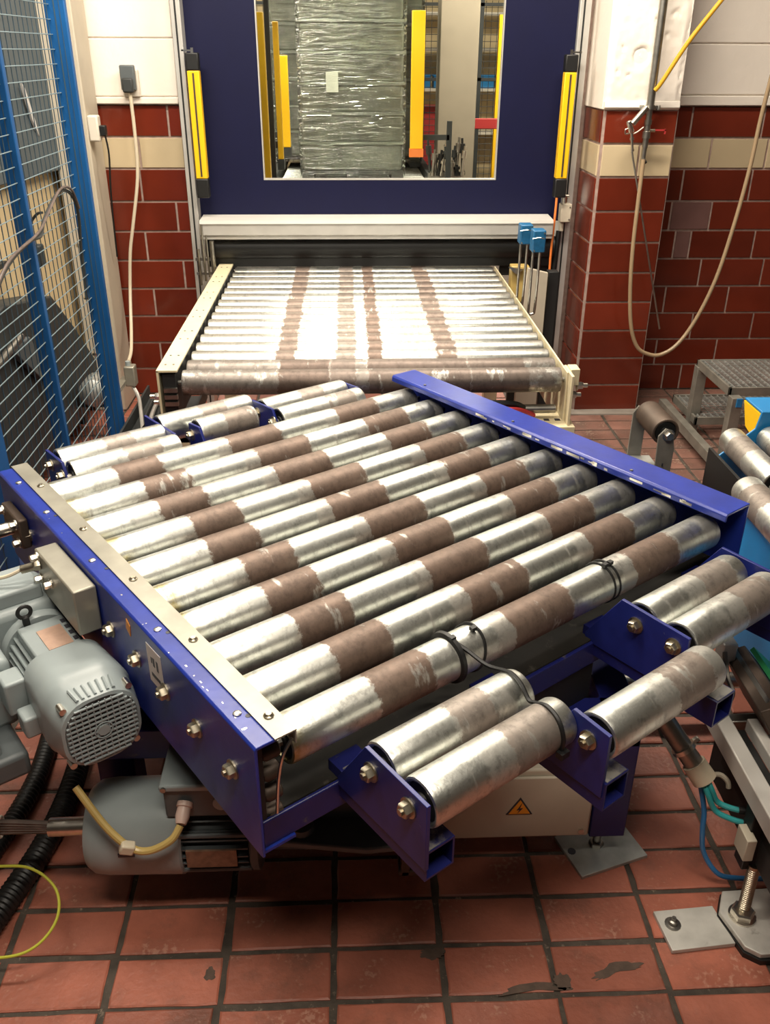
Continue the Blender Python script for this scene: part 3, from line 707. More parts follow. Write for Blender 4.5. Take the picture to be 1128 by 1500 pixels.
# comb of cables seen in the opening behind the single roller
cb = MB()
for k in range(7): cb.tube([(1.10+.03*k, 1.05, .57), (1.10+.03*k, 1.02, .545), (1.10+.03*k, 1.0, .50), (1.10+.03*k, 1.01, .44)], .010, 8, 3)
obj('cable_comb', cb, M['rustbrown'], tt)
obj('inner_plate', MB().box(1.02, 1.36, .975, .985, .38, .56), M['darker'], tt)

def tw(v, w, z):   # turntable frame -> world
    return Vector((math.cos(TH)*v - math.sin(TH)*w, math.sin(TH)*v + math.cos(TH)*w, z))
# ---- cable ties round the rollers
def ring_tie(v, w, r, name, label, wd=.006, tail=None, tiltv=0):
    pts = []
    for k in range(33):
        a = 2*PI*k/32; pts.append(tw(v+tiltv*math.sin(a), w+math.cos(a)*r, .705+math.sin(a)*r))
    mb = MB().tube(pts, wd/2, 6, 0)
    mb.obb(tw(v, w-.01, .705+r+.004), (.012, .010, .008), (0, 0, TH))
    if tail: mb.tube(tail, wd/2.6, 6, 4)
    tag(obj(name, mb, M['black']), label, 'cable tie')
ring_tie(1.405, 1.022, .0462, 'cable_tie', 'black tie round the nearest long roller, left one of the right-hand pair')
ring_tie(1.422, 1.022, .0462, 'cable_tie', 'black tie round the nearest long roller, right one of the right-hand pair')
ring_tie(.958, 1.022, .0465, 'cable_tie', 'broad black strap round the nearest long roller, left of the knotted tie', .016)
ring_tie(1.012, 1.022, .0462, 'cable_tie', 'black knotted tie round the nearest long roller beside the diagonal strap', .007, tiltv=.012)
# strap from the long roller over the two short ones
sp_ = []
for (v, w, dz) in ((.955, 1.03, .046), (.968, .985, .036), (.972, .93, .030), (.975, .89, .041), (.974, .867, .0470), (.970, .84, .042), (.965, .815, .026), (.962, .795, .034), (.958, .767, .0470), (.955, .738, .038), (.953, .721, .010), (.952, .722, -.020)):
    sp_.append(tw(v, w, .705+dz))
sb = MB().tube(sp_, .0042, 6, 5); sb.obb(tw(.952, .718, .684), (.02, .014, .012), (0, 0, TH))
tag(obj('tie_down_strap', sb, M['black']), 'long black strap pulled diagonally over the two front short rollers', 'strap')

# ================================================================== TURNTABLE BASE (square to the room)
ba = thing('turntable_base', 'dark blue box frame on four feet carrying the roller turntable', 'base frame', (.03, 1.98, 0))
for (x, y) in ((.555, 1.50), (-.60, 1.57), (.555, 2.38), (-.60, 2.38)):
    obj('leg', MB().box(x, x+.085, y, y+.085, .08, .44), M['bluedark'], ba, bev=.003)
    fx_, fy = x+.045, y+.04
    p_ = obj('foot_plate', MB().obb((fx_, fy-.005, .006), (.185, .13, .010), (0, 0, .32)), M['zinc'], ba, bev=.001)
    obj('levelling_stud', MB().cyl((fx_-.01, fy, .01), (fx_-.01, fy, .09), .010, n=12).hexn((fx_-.01, fy, .011), (0,0,1), .018, .014, False), M['steel'], p_)
    obj('anchor_hole', MB().cyl((fx_-.075, fy-.02, .0105), (fx_-.075, fy-.02, .0122), .010, n=12), M['ink'], p_)
obj('top_rail', MB().box(-.60, .64, 1.50, 1.58, .36, .44), M['bluedark'], ba, bev=.003)
obj('top_rail', MB().box(-.60, .64, 2.385, 2.465, .36, .44), M['bluedark'], ba, bev=.003)
obj('top_rail', MB().box(-.60, -.52, 1.58, 2.385, .36, .44), M['bluedark'], ba, bev=.003)
obj('top_rail', MB().box(.56, .64, 1.58, 2.385, .36, .44), M['bluedark'], ba, bev=.003)
bx_ = obj('control_box', MB().box(.13, .553, 1.50, 1.68, .088, .30), M['beige'], ba, bev=.006, label='beige steel switch box with an orange warning triangle')
obj('box_lid', MB().box(.135, .548, 1.492, 1.500, .095, .283), M['beige'], bx_, bev=.004)
def tri(cx, cz, s): return [(cx-s*.5, cz-s*.30), (cx+s*.5, cz-s*.30), (cx, cz+s*.55)]
obj('warning_border', MB().prism(tri(.378, .190, .062), 'y', 1.4905, 1.492), M['ink'], bx_)
obj('warning_triangle', MB().prism(tri(.378, .1895, .050), 'y', 1.4893, 1.4905), M['signor'], bx_)
obj('lightning_mark', MB().prism([(.383,.210),(.371,.186),(.378,.188),(.373,.176),(.385,.193),(.378,.192)], 'y', 1.4885, 1.4893), M['ink'], bx_)
for (x, z) in ((.53, .112), (.15, .112), (.53, .268), (.15, .268)): obj('lid_screw', MB().cyl((x, 1.492, z), (x, 1.488, z), .007, n=12), M['bright'], bx_)
# right under-frame pipe and shaft
tag(obj('floor_pipe', MB().cyl((.66, 2.02, .13), (1.35, 2.02, .13), .022, n=14), M['steel']), 'steel pipe crossing low behind the right leg of the turntable base', 'pipe')

# ================================================================== UPPER GEAR MOTOR (on the left rail; same frame as the table)
gm = thing('gear_motor', 'grey gear motor with ribbed fan cover hanging on the left rail of the turntable', 'motor', (.40, 1.55, .42), TH)
ax_v, ax_z = .396, .562
def rbox(v0, v1, w0, w1, z0, z1, nm, mt, bev=.012, par=None, label=None):
    return obj(nm, MB().box(v0, v1, w0, w1, z0, z1), M[mt], par or gm, bev=bev, seg=3, label=label)
# fan cowl: rounded square that tapers to the grille
def rsq(w, s, c, n=8):
    pts = []
    for q in range(4):
        cx = (s-c)*(1 if q in (0, 3) else -1); cz = (s-c)*(1 if q in (0, 1) else -1)
        for k in range(n+1):
            a = PI/2*q + PI/2*k/n
            pts.append((ax_v+cx+c*math.cos(a), w, ax_z+cz+c*math.sin(a)))
    return pts
def loft(rings):
    mb = MB(); n = len(rings[0]); vs = [p for r in rings for p in r]; fs = []
    for i in range(len(rings)-1):
        for k in range(n): fs.append((i*n+k, i*n+(k+1) % n, (i+1)*n+(k+1) % n, (i+1)*n+k))
    fs.append(tuple(range(n))); fs.append(tuple(reversed(range((len(rings)-1)*n, len(rings)*n))))
    return mb.add(vs, fs)
fw = 1.400
obj('fan_cover', loft([rsq(1.600,.084,.050), rsq(1.50,.090,.054), rsq(1.475,.091,.056), rsq(1.468,.088,.056), rsq(1.440,.086,.060), rsq(fw+.006,.079,.062), rsq(fw+.004,.073,.060), rsq(fw+.010,.070,.060)]), M['grey'], gm)
gr = MB()
for k in range(-6, 7):
    zz = k*.0108; hw = .070 if abs(zz) < .03 else .070-.6*(abs(zz)-.03)
    gr.box(ax_v-hw, ax_v+hw, fw-.001, fw+.004, ax_z+zz-.0013, ax_z+zz+.0013)
for k in range(-5, 6):
    vv = k*.0125; hh = .069 if abs(vv) < .03 else .069-.6*(abs(vv)-.03)
    gr.box(ax_v+vv-.0011, ax_v+vv+.0011, fw, fw+.003, ax_z-hh, ax_z+hh)
gr.lathe((ax_v, fw-.003, ax_z), (0,1,0), [(0,.006),(0,.012),(.004,.012)], 20)
for r in (.018,): 
    pts = [(ax_v+r*math.cos(2*PI*k/20), fw-.001, ax_z+r*math.sin(2*PI*k/20)) for k in range(21)]; gr.tube(pts, .0014, 5, 0)
grl = obj('fan_grille', gr, M['grey'], gm)
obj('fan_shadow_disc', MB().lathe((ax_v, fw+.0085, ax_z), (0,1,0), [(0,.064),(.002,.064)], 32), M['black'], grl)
for (dv, dz) in ((.066, .068), (-.066, .068), (.066, -.068), (-.066, -.068)):
    obj('cover_screw', MB().cyl((ax_v+dv, fw+.012, ax_z+dz), (ax_v+dv, fw+.035, ax_z+dz), .007, n=12), M['bright'], gm)
for k in range(7):
    a = PI/2 + (k-3)*.16; obj('cowl_rib', MB().tube([(ax_v+.080*math.cos(a)*1.12, fw+.045, ax_z+.087), (ax_v+.07*math.cos(a)*1.12, fw+.012, ax_z+.080)], .0035, 6, 0), M['grey'], gm)
# stator with fins
fb = MB().lathe((ax_v, 1.600, ax_z), (0,1,0), [(0,.060),(.14,.060)], 32)
for k in range(26):
    a = 2*PI*k/26
    if .9 < a < 2.24: continue
    c, s = math.cos(a), math.sin(a)
    fb.obb((ax_v+c*.066, 1.67, ax_z+s*.066), (.022, .14, .0035), (0, -a, 0))
obj('stator_fins', fb, M['grey'], gm)
tbx = obj('terminal_saddle', MB().box(ax_v-.05, ax_v+.05, 1.605, 1.735, ax_z+.045, ax_z+.074), M['grey'], gm, bev=.004)
obj('nameplate', MB().box(ax_v-.020, ax_v+.032, 1.612, 1.695, ax_z+.0745, ax_z+.0765), M['copper'], tbx, label='copper-pink nameplate')
for k in range(4): obj('saddle_slot', MB().box(ax_v+.037, ax_v+.046, 1.62+.026*k, 1.635+.026*k, ax_z+.0735, ax_z+.0748), M['ink'], tbx)
obj('drive_flange', MB().lathe((ax_v, 1.74, ax_z), (0,1,0), [(0,.082),(.006,.086),(.022,.086),(.028,.080)], 36), M['grey'], gm)
# eye bolt
ring = [(ax_v-.025+.014*math.cos(2*PI*k/20), 1.742, ax_z+.104+.014*math.sin(2*PI*k/20)) for k in range(21)]
obj('eye_bolt', MB().tube(ring, .0045, 8, 0).cyl((ax_v-.025, 1.742, ax_z+.06), (ax_v-.025, 1.742, ax_z+.092), .008, n=10), M['darker'], gm, label='dark lifting eye')
# gearbox housing
rbox(ax_v-.10, ax_v+.065, 1.768, 1.93, .46, .66, 'gear_housing', 'grey', .020)
rbox(ax_v-.075, ax_v+.035, 1.79, 1.90, .655, .695, 'gear_lid', 'grey', .008)
rbox(ax_v-.20, ax_v-.09, 1.66, 1.90, .45, .62, 'gear_housing', 'grey', .018)
rbox(ax_v-.30, ax_v-.16, 1.57, 1.82, .44, .585, 'side_housing', 'grey', .012)
rbox(ax_v-.32, ax_v-.115, 1.55, 1.76, .40, .46, 'lower_housing', 'greydk', .012)
rbox(ax_v-.115, ax_v-.075, 1.535, 1.585, .50, .55, 'housing_boss', 'grey', .006)
rbox(ax_v-.125, ax_v-.08, 1.60, 1.66, .52, .60, 'housing_boss', 'grey', .006)
obj('output_flange', MB().lathe((ax_v+.065, 1.83, .62), (1,0,0), [(0,.050),(.006,.062),(.022,.062),(.026,.055)], 28), M['grey'], gm)
for a in (.5, 1.6, 2.7, 3.8, 5.2): obj('flange_bolt', MB().hexn((ax_v+.062, 1.83+.052*math.cos(a), .62+.052*math.sin(a)), (-1,0,0), .008, .012), M['bright'], gm)
# bracket box between gearbox and rail
bb = obj('bracket_box', MB().box(.436, .486, 1.588, 1.82, .66, .768), M['strip'], gm, bev=.004, label='grey steel bracket box under the rail')
for (w, z) in ((1.80, .755), (1.73, .72), (1.80, .70)): obj('bracket_bolt', MB().hexn((.436, w, z), (-1,0,0), .009, .014), M['bright'], bb)
gl = obj('cable_gland', MB().cyl((.430, 1.80, .735), (.400, 1.815, .728), .010, n=12).hexn((.436, 1.797, .738), (-1,.2,0), .014, .014, False), M['hex'], gm)
tag(obj('motor_cable', MB().tube([tw(.40, 1.815, .728), tw(.36, 1.83, .715), tw(.30, 1.86, .72), tw(.22, 1.90, .75), tw(.12, 1.95, .78)], .0045), M['wirew']), 'thin pale cable running left from the bracket box of the upper motor', 'cable')
# bearing and shaft stub further up the rail
bs = thing('bearing_block', 'steel bearing block with a shaft stub on the far left end of the turntable rail', 'bearing', (.44, 2.10, .66), TH)
obj('shaft', MB().cyl((.30, 2.10, .69), (.485, 2.10, .69), .017, n=16), M['bright'], bs)
obj('block', MB().box(.462, .487, 2.035, 2.165, .655, .735), M['rustbrown'], bs, bev=.005)
for (w, z) in ((2.05, .67), (2.05, .72), (2.15, .67), (2.15, .72)): obj('bolt', MB().hexn((.462, w, z), (-1,0,0), .010, .014), M['bright'], bs)

# ================================================================== LOWER GEAR MOTOR
lm = thing('gear_motor', 'grey gear motor with terminal box lying low under the front of the turntable', 'motor', (-.25, 1.47, 0))
LY, LZ = 1.450, .215
obj('fan_cover', MB().lathe((-.590, LY, LZ), (1,0,0), [(0,.070),(.004,.088),(.02,.100),(.05,.104),(.21,.106),(.215,.102)], 40), M['grey'], lm)
obj('cover_slot', MB().obb((-.49, LY-.102, LZ+.02), (.035, .006, .008)), M['ink'], lm)
fb = MB().lathe((-.38, LY, LZ), (1,0,0), [(0,.080),(.15,.080)], 32)
for k in range(30):
    a = 2*PI*k/30; c, s = math.cos(a), math.sin(a)
    fb.obb((-.305, LY+c*.088, LZ+s*.088), (.14, .020, .0035), (a, 0, 0))
obj('stator_fins', fb, M['greydk'], lm)
for z in (LZ+.055, LZ-.045): obj('stator_bar', MB().cyl((-.38, LY-.088, z), (-.23, LY-.088, z), .006, n=8), M['greydk'], lm)
obj('nameplate', MB().box(-.365, -.258, LY-.104, LY-.099, LZ-.022, LZ+.026), M['coldust'], lm, label='dusty brown nameplate')
tbx = obj('terminal_box', MB().prism([(-.405, .305), (-.225, .305), (-.225, .385), (-.405, .385)], 'y', 1.38, 1.54), M['greydk'], lm, bev=.006)
obj('terminal_lid', MB().box(-.410, -.220, 1.372, 1.545, .385, .402), M['grey'], tbx, bev=.005)
for (x, y) in ((-.40, 1.375),): obj('lid_screw', MB().cyl((x, y, .394), (x, y-.007, .394), .006, n=10), M['steel'], tbx)
obj('blank_plug', MB().lathe((-.285, 1.380, .345), (0,-1,0), [(0,.018),(.003,.018),(.004,.014)], 20), M['grey'], tbx)
obj('cable_gland', MB().lathe((-.360, 1.380, .350), (-.12,-.9,-.55), [(0,.016),(.010,.017),(.012,.014),(.030,.015),(.045,.011)], 16), M['pink'], lm, label='pale pink cable gland')
obj('drive_flange', MB().lathe((-.232, LY, LZ), (1,0,0), [(0,.098),(.004,.102),(.018,.102),(.022,.095)], 32), M['greydk'], lm)
obj('gear_housing', MB().prism([(-.21,.15),(.04,.14),(.10,.18),(.12,.26),(.07,.33),(-.12,.34),(-.21,.30)], 'y', 1.42, 1.60), M['greydk'], lm, bev=.014, seg=3)
obj('mounting_flange', MB().prism([(-.19,1.36),(.02,1.33),(.13,1.34),(.16,1.42),(.10,1.50),(-.19,1.50)], 'z', .235, .252), M['greydk'], lm, bev=.004)
for (x, y) in ((-.12, 1.39), (.08, 1.37)): obj('flange_boss', MB().lathe((x, y, .25), (0,0,1), [(0,.026),(.004,.028),(.016,.024)], 18), M['greydk'], lm)
obj('torque_arm', MB().box(.095, .115, 1.36, 1.46, .13, .24).box(.09, .16, 1.36, 1.44, .13, .145), M['rustbrown'], lm, bev=.003)
obj('support_bracket', MB().box(-.2, .1, 1.46, 1.60, .33, .362), M['greydk'], lm)
tag(obj('motor_cable', MB().tube([(-.366, 1.340, .325), (-.384, 1.32, .305), (-.43, 1.315, .282), (-.47, 1.32, .288), (-.52, 1.34, .33), (-.58, 1.38, .40)], .008, 10), M['amber']), 'amber cable curving from the pink gland across the lower motor', 'cable')
tag(obj('cable_clip', MB().obb((-.475, 1.318, .289), (.03, .022, .024), (0, .4, .2)), M['wirew'], bev=.004), 'pale clip on the amber cable of the lower motor', 'clip')

# hoses and cables at the left of the floor
def corr(pts, r, nm, label, cat, mt='black', step=.012):
    P = []; V_ = [Vector(p) for p in pts]
    for i in range(len(V_)-1):
        a = V_[max(i-1,0)]; b = V_[i]; c = V_[i+1]; e = V_[min(i+2,len(V_)-1)]
        n_ = max(3, int((c-b).length/(step/2)))
        for k in range(n_):
            t = k/n_; P.append(.5*((2*b)+(c-a)*t+(2*a-5*b+4*c-e)*t*t+(3*b-a-3*c+e)*t**3))
    vs = []; fs = []; n = 14; nrm = None
    for i, p in enumerate(P):
        d = (P[min(i+1,len(P)-1)] - P[max(i-1,0)]).normalized()
        nrm = d.orthogonal().normalized() if nrm is None else (nrm - d*nrm.dot(d)).normalized()
        b = d.cross(nrm); rr_ = r*(1 if i % 2 else .90)
        for k in range(n):
            an = 2*PI*k/n; vs.append(p + (nrm*math.cos(an) + b*math.sin(an))*rr_)
    for i in range(len(P)-1):
        for k in range(n): fs.append((i*n+k, i*n+(k+1) % n, (i+1)*n+(k+1) % n, (i+1)*n+k))
    return tag(obj(nm, MB().add(vs, fs), M[mt]), label, cat)
corr([(-.88, 1.08, .03), (-.84, 1.25, .032), (-.80, 1.40, .032), (-.76, 1.58, .032), (-.75, 1.80, .032), (-.78, 2.1, .032)], .030, 'corrugated_hose', 'black corrugated hose on the bricks at the left, the right one of two', 'hose')
corr([(-1.02, 1.15, .03), (-.93, 1.36, .032), (-.88, 1.55, .032), (-.85, 1.80, .032), (-.88, 2.1, .032)], .026, 'corrugated_hose', 'black corrugated hose on the bricks at the left, the left one of two', 'hose')
bd = MB()
for k in range(5):
    o_ = .008*(k-2)
    bd.tube([(-1.05, 1.43, .25+o_*1.2), (-.90, 1.425+.006*(k % 2), .248+o_), (-.78, 1.42, .25+o_), (-.66, 1.42, .245+o_*.7)], .0055, 6, 4)
tag(obj('cable_bundle', bd, M['bundle']), 'bundle of brown cables entering a steel tube at the lower left', 'cables')
tag(obj('steel_conduit', MB().lathe((-.67, 1.42, .245), (1,.0,.02), [(0,.017),(.0,.020),(.12,.020),(.12,.017)], 18), M['bright']), 'short shiny steel tube ending at the lower motor', 'tube')
tag(obj('bundle_tie', MB().tube([(-.775+.002*math.sin(a), 1.42+.018*math.cos(a), .25+.026*math.sin(a)) for a in [2*PI*k/16 for k in range(17)]], .003, 6, 0), M['plastic_w']), 'white tie round the bundle of brown cables', 'cable tie')
tag(obj('earth_wire', MB().tube([(-.98, 1.40, .14), (-.80, 1.41, .14), (-.72, 1.40, .14), (-.66, 1.36, .12), (-.645, 1.30, .10), (-.68, 1.25, .08), (-.75, 1.235, .07), (-.90, 1.25, .06)], .0032, 8), M['ygreen']), 'yellow-green earth wire looping over the black hoses', 'wire')

# ================================================================== FENCE
fx = -1.12
fe = thing('mesh_fence', 'light blue wire mesh guard fence at the left with square posts', 'fence', (fx, 3.2, 0))
def post(y, w, d, nm='post', z1=2.6, par=fe, o=-.045):
    p_ = obj(nm, MB().box(fx+o, fx+o+w, y, y+d, 0, z1), M['sky'], par, bev=.003)
    return p_
pA = post(3.86, .078, .03, o=-.012)
obj('post_groove', MB().box(fx+.024, fx+.028, 3.858, 3.861, 0, 2.6), M['meshblue'], pA)
obj('post_groove', MB().box(fx+.044, fx+.046, 3.858, 3.861, 0, 2.6), M['meshblue'], pA)
pB = post(3.20, .052, .03, o=-.030)
pC = post(2.50, .088, .08)
obj('base_plate', MB().box(fx-.09, fx+.09, 2.44, 2.64, 0, .012), M['sky'], pC)
obj('bottom_rail', MB().box(fx-.02, fx+.02, 2.58, 3.86, .05, .09), M['sky'], fe, bev=.002)
obj('top_rail', MB().box(fx-.02, fx+.02, 1.6, 3.86, 2.5, 2.54), M['sky'], fe, bev=.002)
wz_ = MB(); wv_ = MB(); r_w = .0019
def bar(mb, p, q, r): mb.lathe(p, Vector(q)-Vector(p), [(0, r), ((Vector(q)-Vector(p)).length, r)], 5)
z = .10
while z < 2.5:
    bar(wz_, (fx+.006, 1.9, z), (fx+.006, 3.862, z), .0019); z += .050
y = 1.9
while y < 3.86:
    bar(wv_, (fx, y, .05), (fx, y, 2.5), r_w); y += .050
stuff(obj('horizontal_wires', wz_, M['wire'], fe)); stuff(obj('vertical_wires', wv_, M['meshblue'], fe))
for z in (.55, .80, 1.02): obj('fence_clip', MB().cyl((fx-.02, 3.856, z), (fx-.01, 3.845, z), .008, n=8), M['bright'], fe)
# cables tied along the fence
tag(obj('fence_cable', MB().tube([(fx+.02, 2.6, .98), (fx+.02, 2.9, 1.12), (fx+.035, 3.12, 1.17), (fx+.04, 3.24, 1.17), (fx+.02, 3.36, 1.20), (fx+.02, 3.5, 1.25), (fx+.02, 3.62, 1.27), (fx+.02, 3.74, 1.24), (fx+.02, 3.80, 1.16), (fx+.0, 3.83, 1.0), (fx-.01, 3.84, .8)], .0065, 8), M['dark']), 'dark cable tied across the blue mesh fence', 'cable')
tag(obj('fence_cable', MB().tube([(fx+.03, 2.6, 1.00), (fx+.03, 2.9, 1.14), (fx+.045, 3.2, 1.185), (fx+.03, 3.4, 1.225), (fx+.03, 3.58, 1.28), (fx+.03, 3.72, 1.26), (fx+.03, 3.79, 1.18)], .005, 8), M['bundle']), 'brown cable running just above the dark one on the mesh fence', 'cable')
t = thing('fence_sensor', 'black sensor box hanging on a cable behind the mesh fence', 'sensor', (fx-.08, 3.5, 1.0))
obj('housing', MB().box(fx-.11, fx-.05, 3.47, 3.53, 1.01, 1.09), M['dark'], t, bev=.005)
obj('connector', MB().cyl((fx-.08, 3.5, 1.09), (fx-.08, 3.5, 1.12), .012, n=10), M['bright'], t)
obj('lead', MB().tube([(fx-.08, 3.5, 1.12), (fx-.07, 3.48, 1.17), (fx-.03, 3.45, 1.21), (fx+.0, 3.42, 1.22)], .005, 6), M['dark'], t)
# machine and wall behind the fence
def pxl(y): return -1.405-(4.835-y)*.158
pa_ = struct(obj('wall_partition', MB().prism([(pxl(4.835), 4.835), (pxl(2.2), 2.2), (pxl(2.2)-.05, 2.2), (pxl(4.835)-.05, 4.835)], 'z', 0, ZC), M['wallcream'], smooth=False))
tag(obj('switch_cabinet', MB().prism([(pxl(4.80)+.06, 4.80), (pxl(2.3)+.06, 2.3), (pxl(2.3)+.003, 2.3), (pxl(4.80)+.003, 4.80)], 'z', 1.235, 2.9), M['panelgrey'], bev=.006), 'large blue-grey panel on the cream wall behind the mesh fence', 'panel')
tag(obj('plastic_tag', MB().prism([(4.30,1.62),(4.33,1.60),(4.40,1.46),(4.42,1.40),(4.36,1.47)], 'x', pxl(4.36)+.068, pxl(4.36)+.078), M['paper']), 'torn white tag stuck on the blue-grey panel', 'tag')
pm = thing('packing_machine', 'dark grey machine with a sloped hood standing behind the mesh fence', 'machine', (-1.42, 3.9, 0))
obj('hood', MB().prism([(2.5,.30),(2.5,.80),(3.5,.86),(4.06,.76),(4.324,.54),(4.58,.30),(4.58,.10),(2.5,.10)], 'x', -1.50, -1.35), M['dark'], pm, bev=.008)
obj('frame_beam', MB().cyl((-1.33, 2.9, .66), (-1.33, 3.55, .72), .016, n=12), M['steel'], pm)
obj('chute', MB().prism([(3.42,.70),(3.62,.70),(3.72,.56),(3.76,.48),(3.70,.48),(3.62,.54)], 'x', -1.348, -1.32), M['greydk'], pm, bev=.004)
obj('lever', MB().tube([(-1.32, 3.68, .52), (-1.30, 3.73, .47), (-1.29, 3.78, .43)], .012, 8), M['amber'], pm)
for y in (2.6, 4.4): obj('leg', MB().box(-1.46, -1.40, y, y+.06, 0, .12), M['dark'], pm)
obj('side_motor', MB().lathe((-1.26, 4.30, .26), (0,-1,0), [(0,.02),(.01,.055),(.03,.07),(.15,.07),(.17,.05),(.18,.02)], 24), M['zinc'], pm)
obj('motor_bracket', MB().box(-1.35, -1.22, 4.2, 4.26, .17, .20), M['dark'], pm)
t = thing('wall_bracket', 'small black angled bracket on the cream wall behind the fence', 'bracket', (-1.50, 3.75, .93))
obj('plate', MB().box(-1.60, -1.46, 3.65, 3.90, .93, .95).prism([(3.68,.95),(3.88,.95),(3.88,1.05)], 'x', -1.50, -1.49), M['dark'], t)
# beige trunk between the fence and the tiles
t = thing('steel_cabinet', 'tall narrow beige steel cabinet between the mesh fence and the tiled wall', 'cabinet', (-1.31, 4.72, 0))
obj('body', MB().box(-1.40, -1.228, 4.60, 4.835, 0, 2.7), M['beige'], t, bev=.006)
s_ = thing('light_switch', 'small cream plug box on the side of the beige cabinet', 'switch', (-1.228, 4.63, 1.36))
obj('housing', MB().box(-1.228, -1.178, 4.60, 4.66, 1.36, 1.475), M['plastic_w'], s_, bev=.008)
obj('plug', MB().box(-1.180, -1.150, 4.61, 4.65, 1.385, 1.43), M['black'], s_, bev=.004)
tag(obj('plug_cable', MB().tube([(-1.158, 4.63, 1.385), (-1.152, 4.63, 1.30), (-1.17, 4.65, 1.15), (-1.185, 4.68, 1.0), (-1.20, 4.72, .8)], .005, 6), M['black']), 'thin black cable hanging down along the beige cabinet', 'cable')
# socket with plug and its long cream cable
s_ = thing('wall_socket', 'dark grey wall socket on the white plaster above the red tiles', 'socket', (-1.058, 4.84, 1.56))
obj('back_box', MB().box(-1.092, -1.012, 4.822, 4.85, 1.545, 1.665), M['plastic_w'], s_, bev=.005)
obj('cover', MB().box(-1.092, -1.022, 4.790, 4.825, 1.575, 1.685), M['greydk'], s_, bev=.006)
obj('plug', MB().box(-1.082, -1.030, 4.765, 4.792, 1.565, 1.63), M['dark'], s_, bev=.008)
tag(obj('socket_cable', MB().tube([(-1.052, 4.79, 1.57), (-1.054, 4.80, 1.368), (-1.066, 4.80, 1.176), (-1.118, 4.80, .943), (-1.150, 4.80, .804), (-1.172, 4.78, .60), (-1.160, 4.65, .43), (-1.125, 4.45, .38), (-1.085, 4.22, .40)], .0085, 10), M['wirew']), 'long cream cable hanging from the wall socket down the red tiles', 'cable')
s_ = thing('junction_box', 'small grey junction box low on the blue fence post', 'junction box', (-1.07, 4.17, .29))
obj('housing', MB().box(-1.095, -1.045, 4.14, 4.20, .295, .395), M['strip'], s_, bev=.006)
obj('cable_gland', MB().cyl((-1.078, 4.17, .395), (-1.078, 4.17, .415), .012, n=10), M['grey'], s_)
obj('bracket', MB().box(-1.12, -1.09, 3.89, 4.20, .31, .33), M['strip'], s_)
tag(obj('junction_cable', MB().tube([(-1.07, 4.17, .295), (-1.03, 4.10, .26), (-.99, 3.95, .25), (-.93, 3.7, .24), (-.86, 3.45, .30)], .009, 8), M['alu']), 'grey cable dropping from the junction box into the added dark channel', 'cable')
t = thing('shade_channel', 'dark channel added to darken the floor between the fence and the infeed conveyor', 'shade filler', (-.90, 3.7, 0))
obj('channel', MB().box(-1.04, -.74, 3.05, 4.35, .16, .17).box(-1.04, -1.03, 3.05, 4.35, .17, .23).box(-.75, -.74, 3.05, 4.35, .17, .23), M['dark'], t)  # dark trough under the cables, added so this gap looks shaded
for y in (3.15, 4.2): obj('foot', MB().box(-1.0, -.78, y, y+.04, 0, .16), M['dark'], t)
for k in range(6):
    a = .05*k; rr_ = .007+.003*(k % 2)
    tag(obj('floor_cable', MB().tube([(-1.0+.03*k, 4.28-a, .18+rr_), (-.98+.03*k, 4.0, .20+rr_), (-.95+.035*k, 3.75, .22+.02*(k % 3)), (-.90+.02*k, 3.5-a, .30+.03*(k % 3)), (-.80+.008*k, 3.32-a*.5, .36+.025*((k*2) % 5)), (-.70, 3.22+.03*k, .38+.03*((k*3) % 4))], rr_, 6), M['alu' if k % 2 else 'dark']), ('grey' if k % 2 else 'black') + ' cable in the tangle left of the infeed, ' + ['nearest the fence', 'in the middle', 'nearest the rollers'][k//2], 'cable', ('grey' if k % 2 else 'black') + ' cables tangled beside the infeed')

# ================================================================== AIR LINE ON THE PILLAR
ap = thing('air_pipe', 'grey steel air pipe coming down in front of the pillar', 'pipe', (1.405, 4.46, 1.30))
obj('pipe', MB().cyl((1.405, 4.46, 1.52), (1.405, 4.46, 3.3), .0185, n=20), M['steel'], ap)
obj('lower_pipe', MB().lathe((1.405, 4.46, 1.30), (0,0,1), [(0,.010),(.05,.011),(.05,.014),(.09,.014),(.09,.019),(.12,.019),(.122,.015),(.15,.015),(.15,.018),(.17,.018),(.17,.014),(.24,.014)], 18), M['steel'], ap)
cl = obj('pipe_clamp', MB().lathe((1.405, 4.46, 1.515), (0,0,1), [(0,.023),(.018,.023)], 20).box(1.37, 1.44, 4.452, 4.47, 1.518, 1.530), M['steel'], ap)
for x in (1.366, 1.444): obj('clamp_nut', MB().hexn((x, 4.461, 1.513), (0,0,1), .010, .020, False), M['steel'], cl)
obj('outlet', MB().cyl((1.405, 4.46, 1.30), (1.412, 4.44, 1.285), .008, n=10), M['darker'], ap)
tag(obj('yellow_hose', MB().tube([(1.412, 4.44, 1.595), (1.435, 4.43, 1.63), (1.52, 4.40, 1.79), (1.62, 4.37, 1.94), (1.80, 4.32, 2.2), (2.1, 4.25, 2.6)], .010, 10, 6), M['hosey']), 'yellow air hose rising to the right from the steel pipe', 'hose')
gn = thing('air_gun', 'silver blow gun hooked beside the steel air pipe', 'air gun', (1.33, 4.44, 1.40))
obj('handle', MB().cyl((1.385, 4.44, 1.525), (1.325, 4.435, 1.455), .0125, .0145, 14), M['bright'], gn)
obj('head', MB().lathe((1.303, 4.43, 1.468), (.45, 0, -1), [(0,.008),(.004,.012),(.05,.013),(.055,.010)], 14), M['bright'], gn)
obj('trigger', MB().tube([(1.310, 4.43, 1.435), (1.295, 4.43, 1.43), (1.296, 4.43, 1.412), (1.315, 4.43, 1.415)], .003, 6), M['bright'], gn)
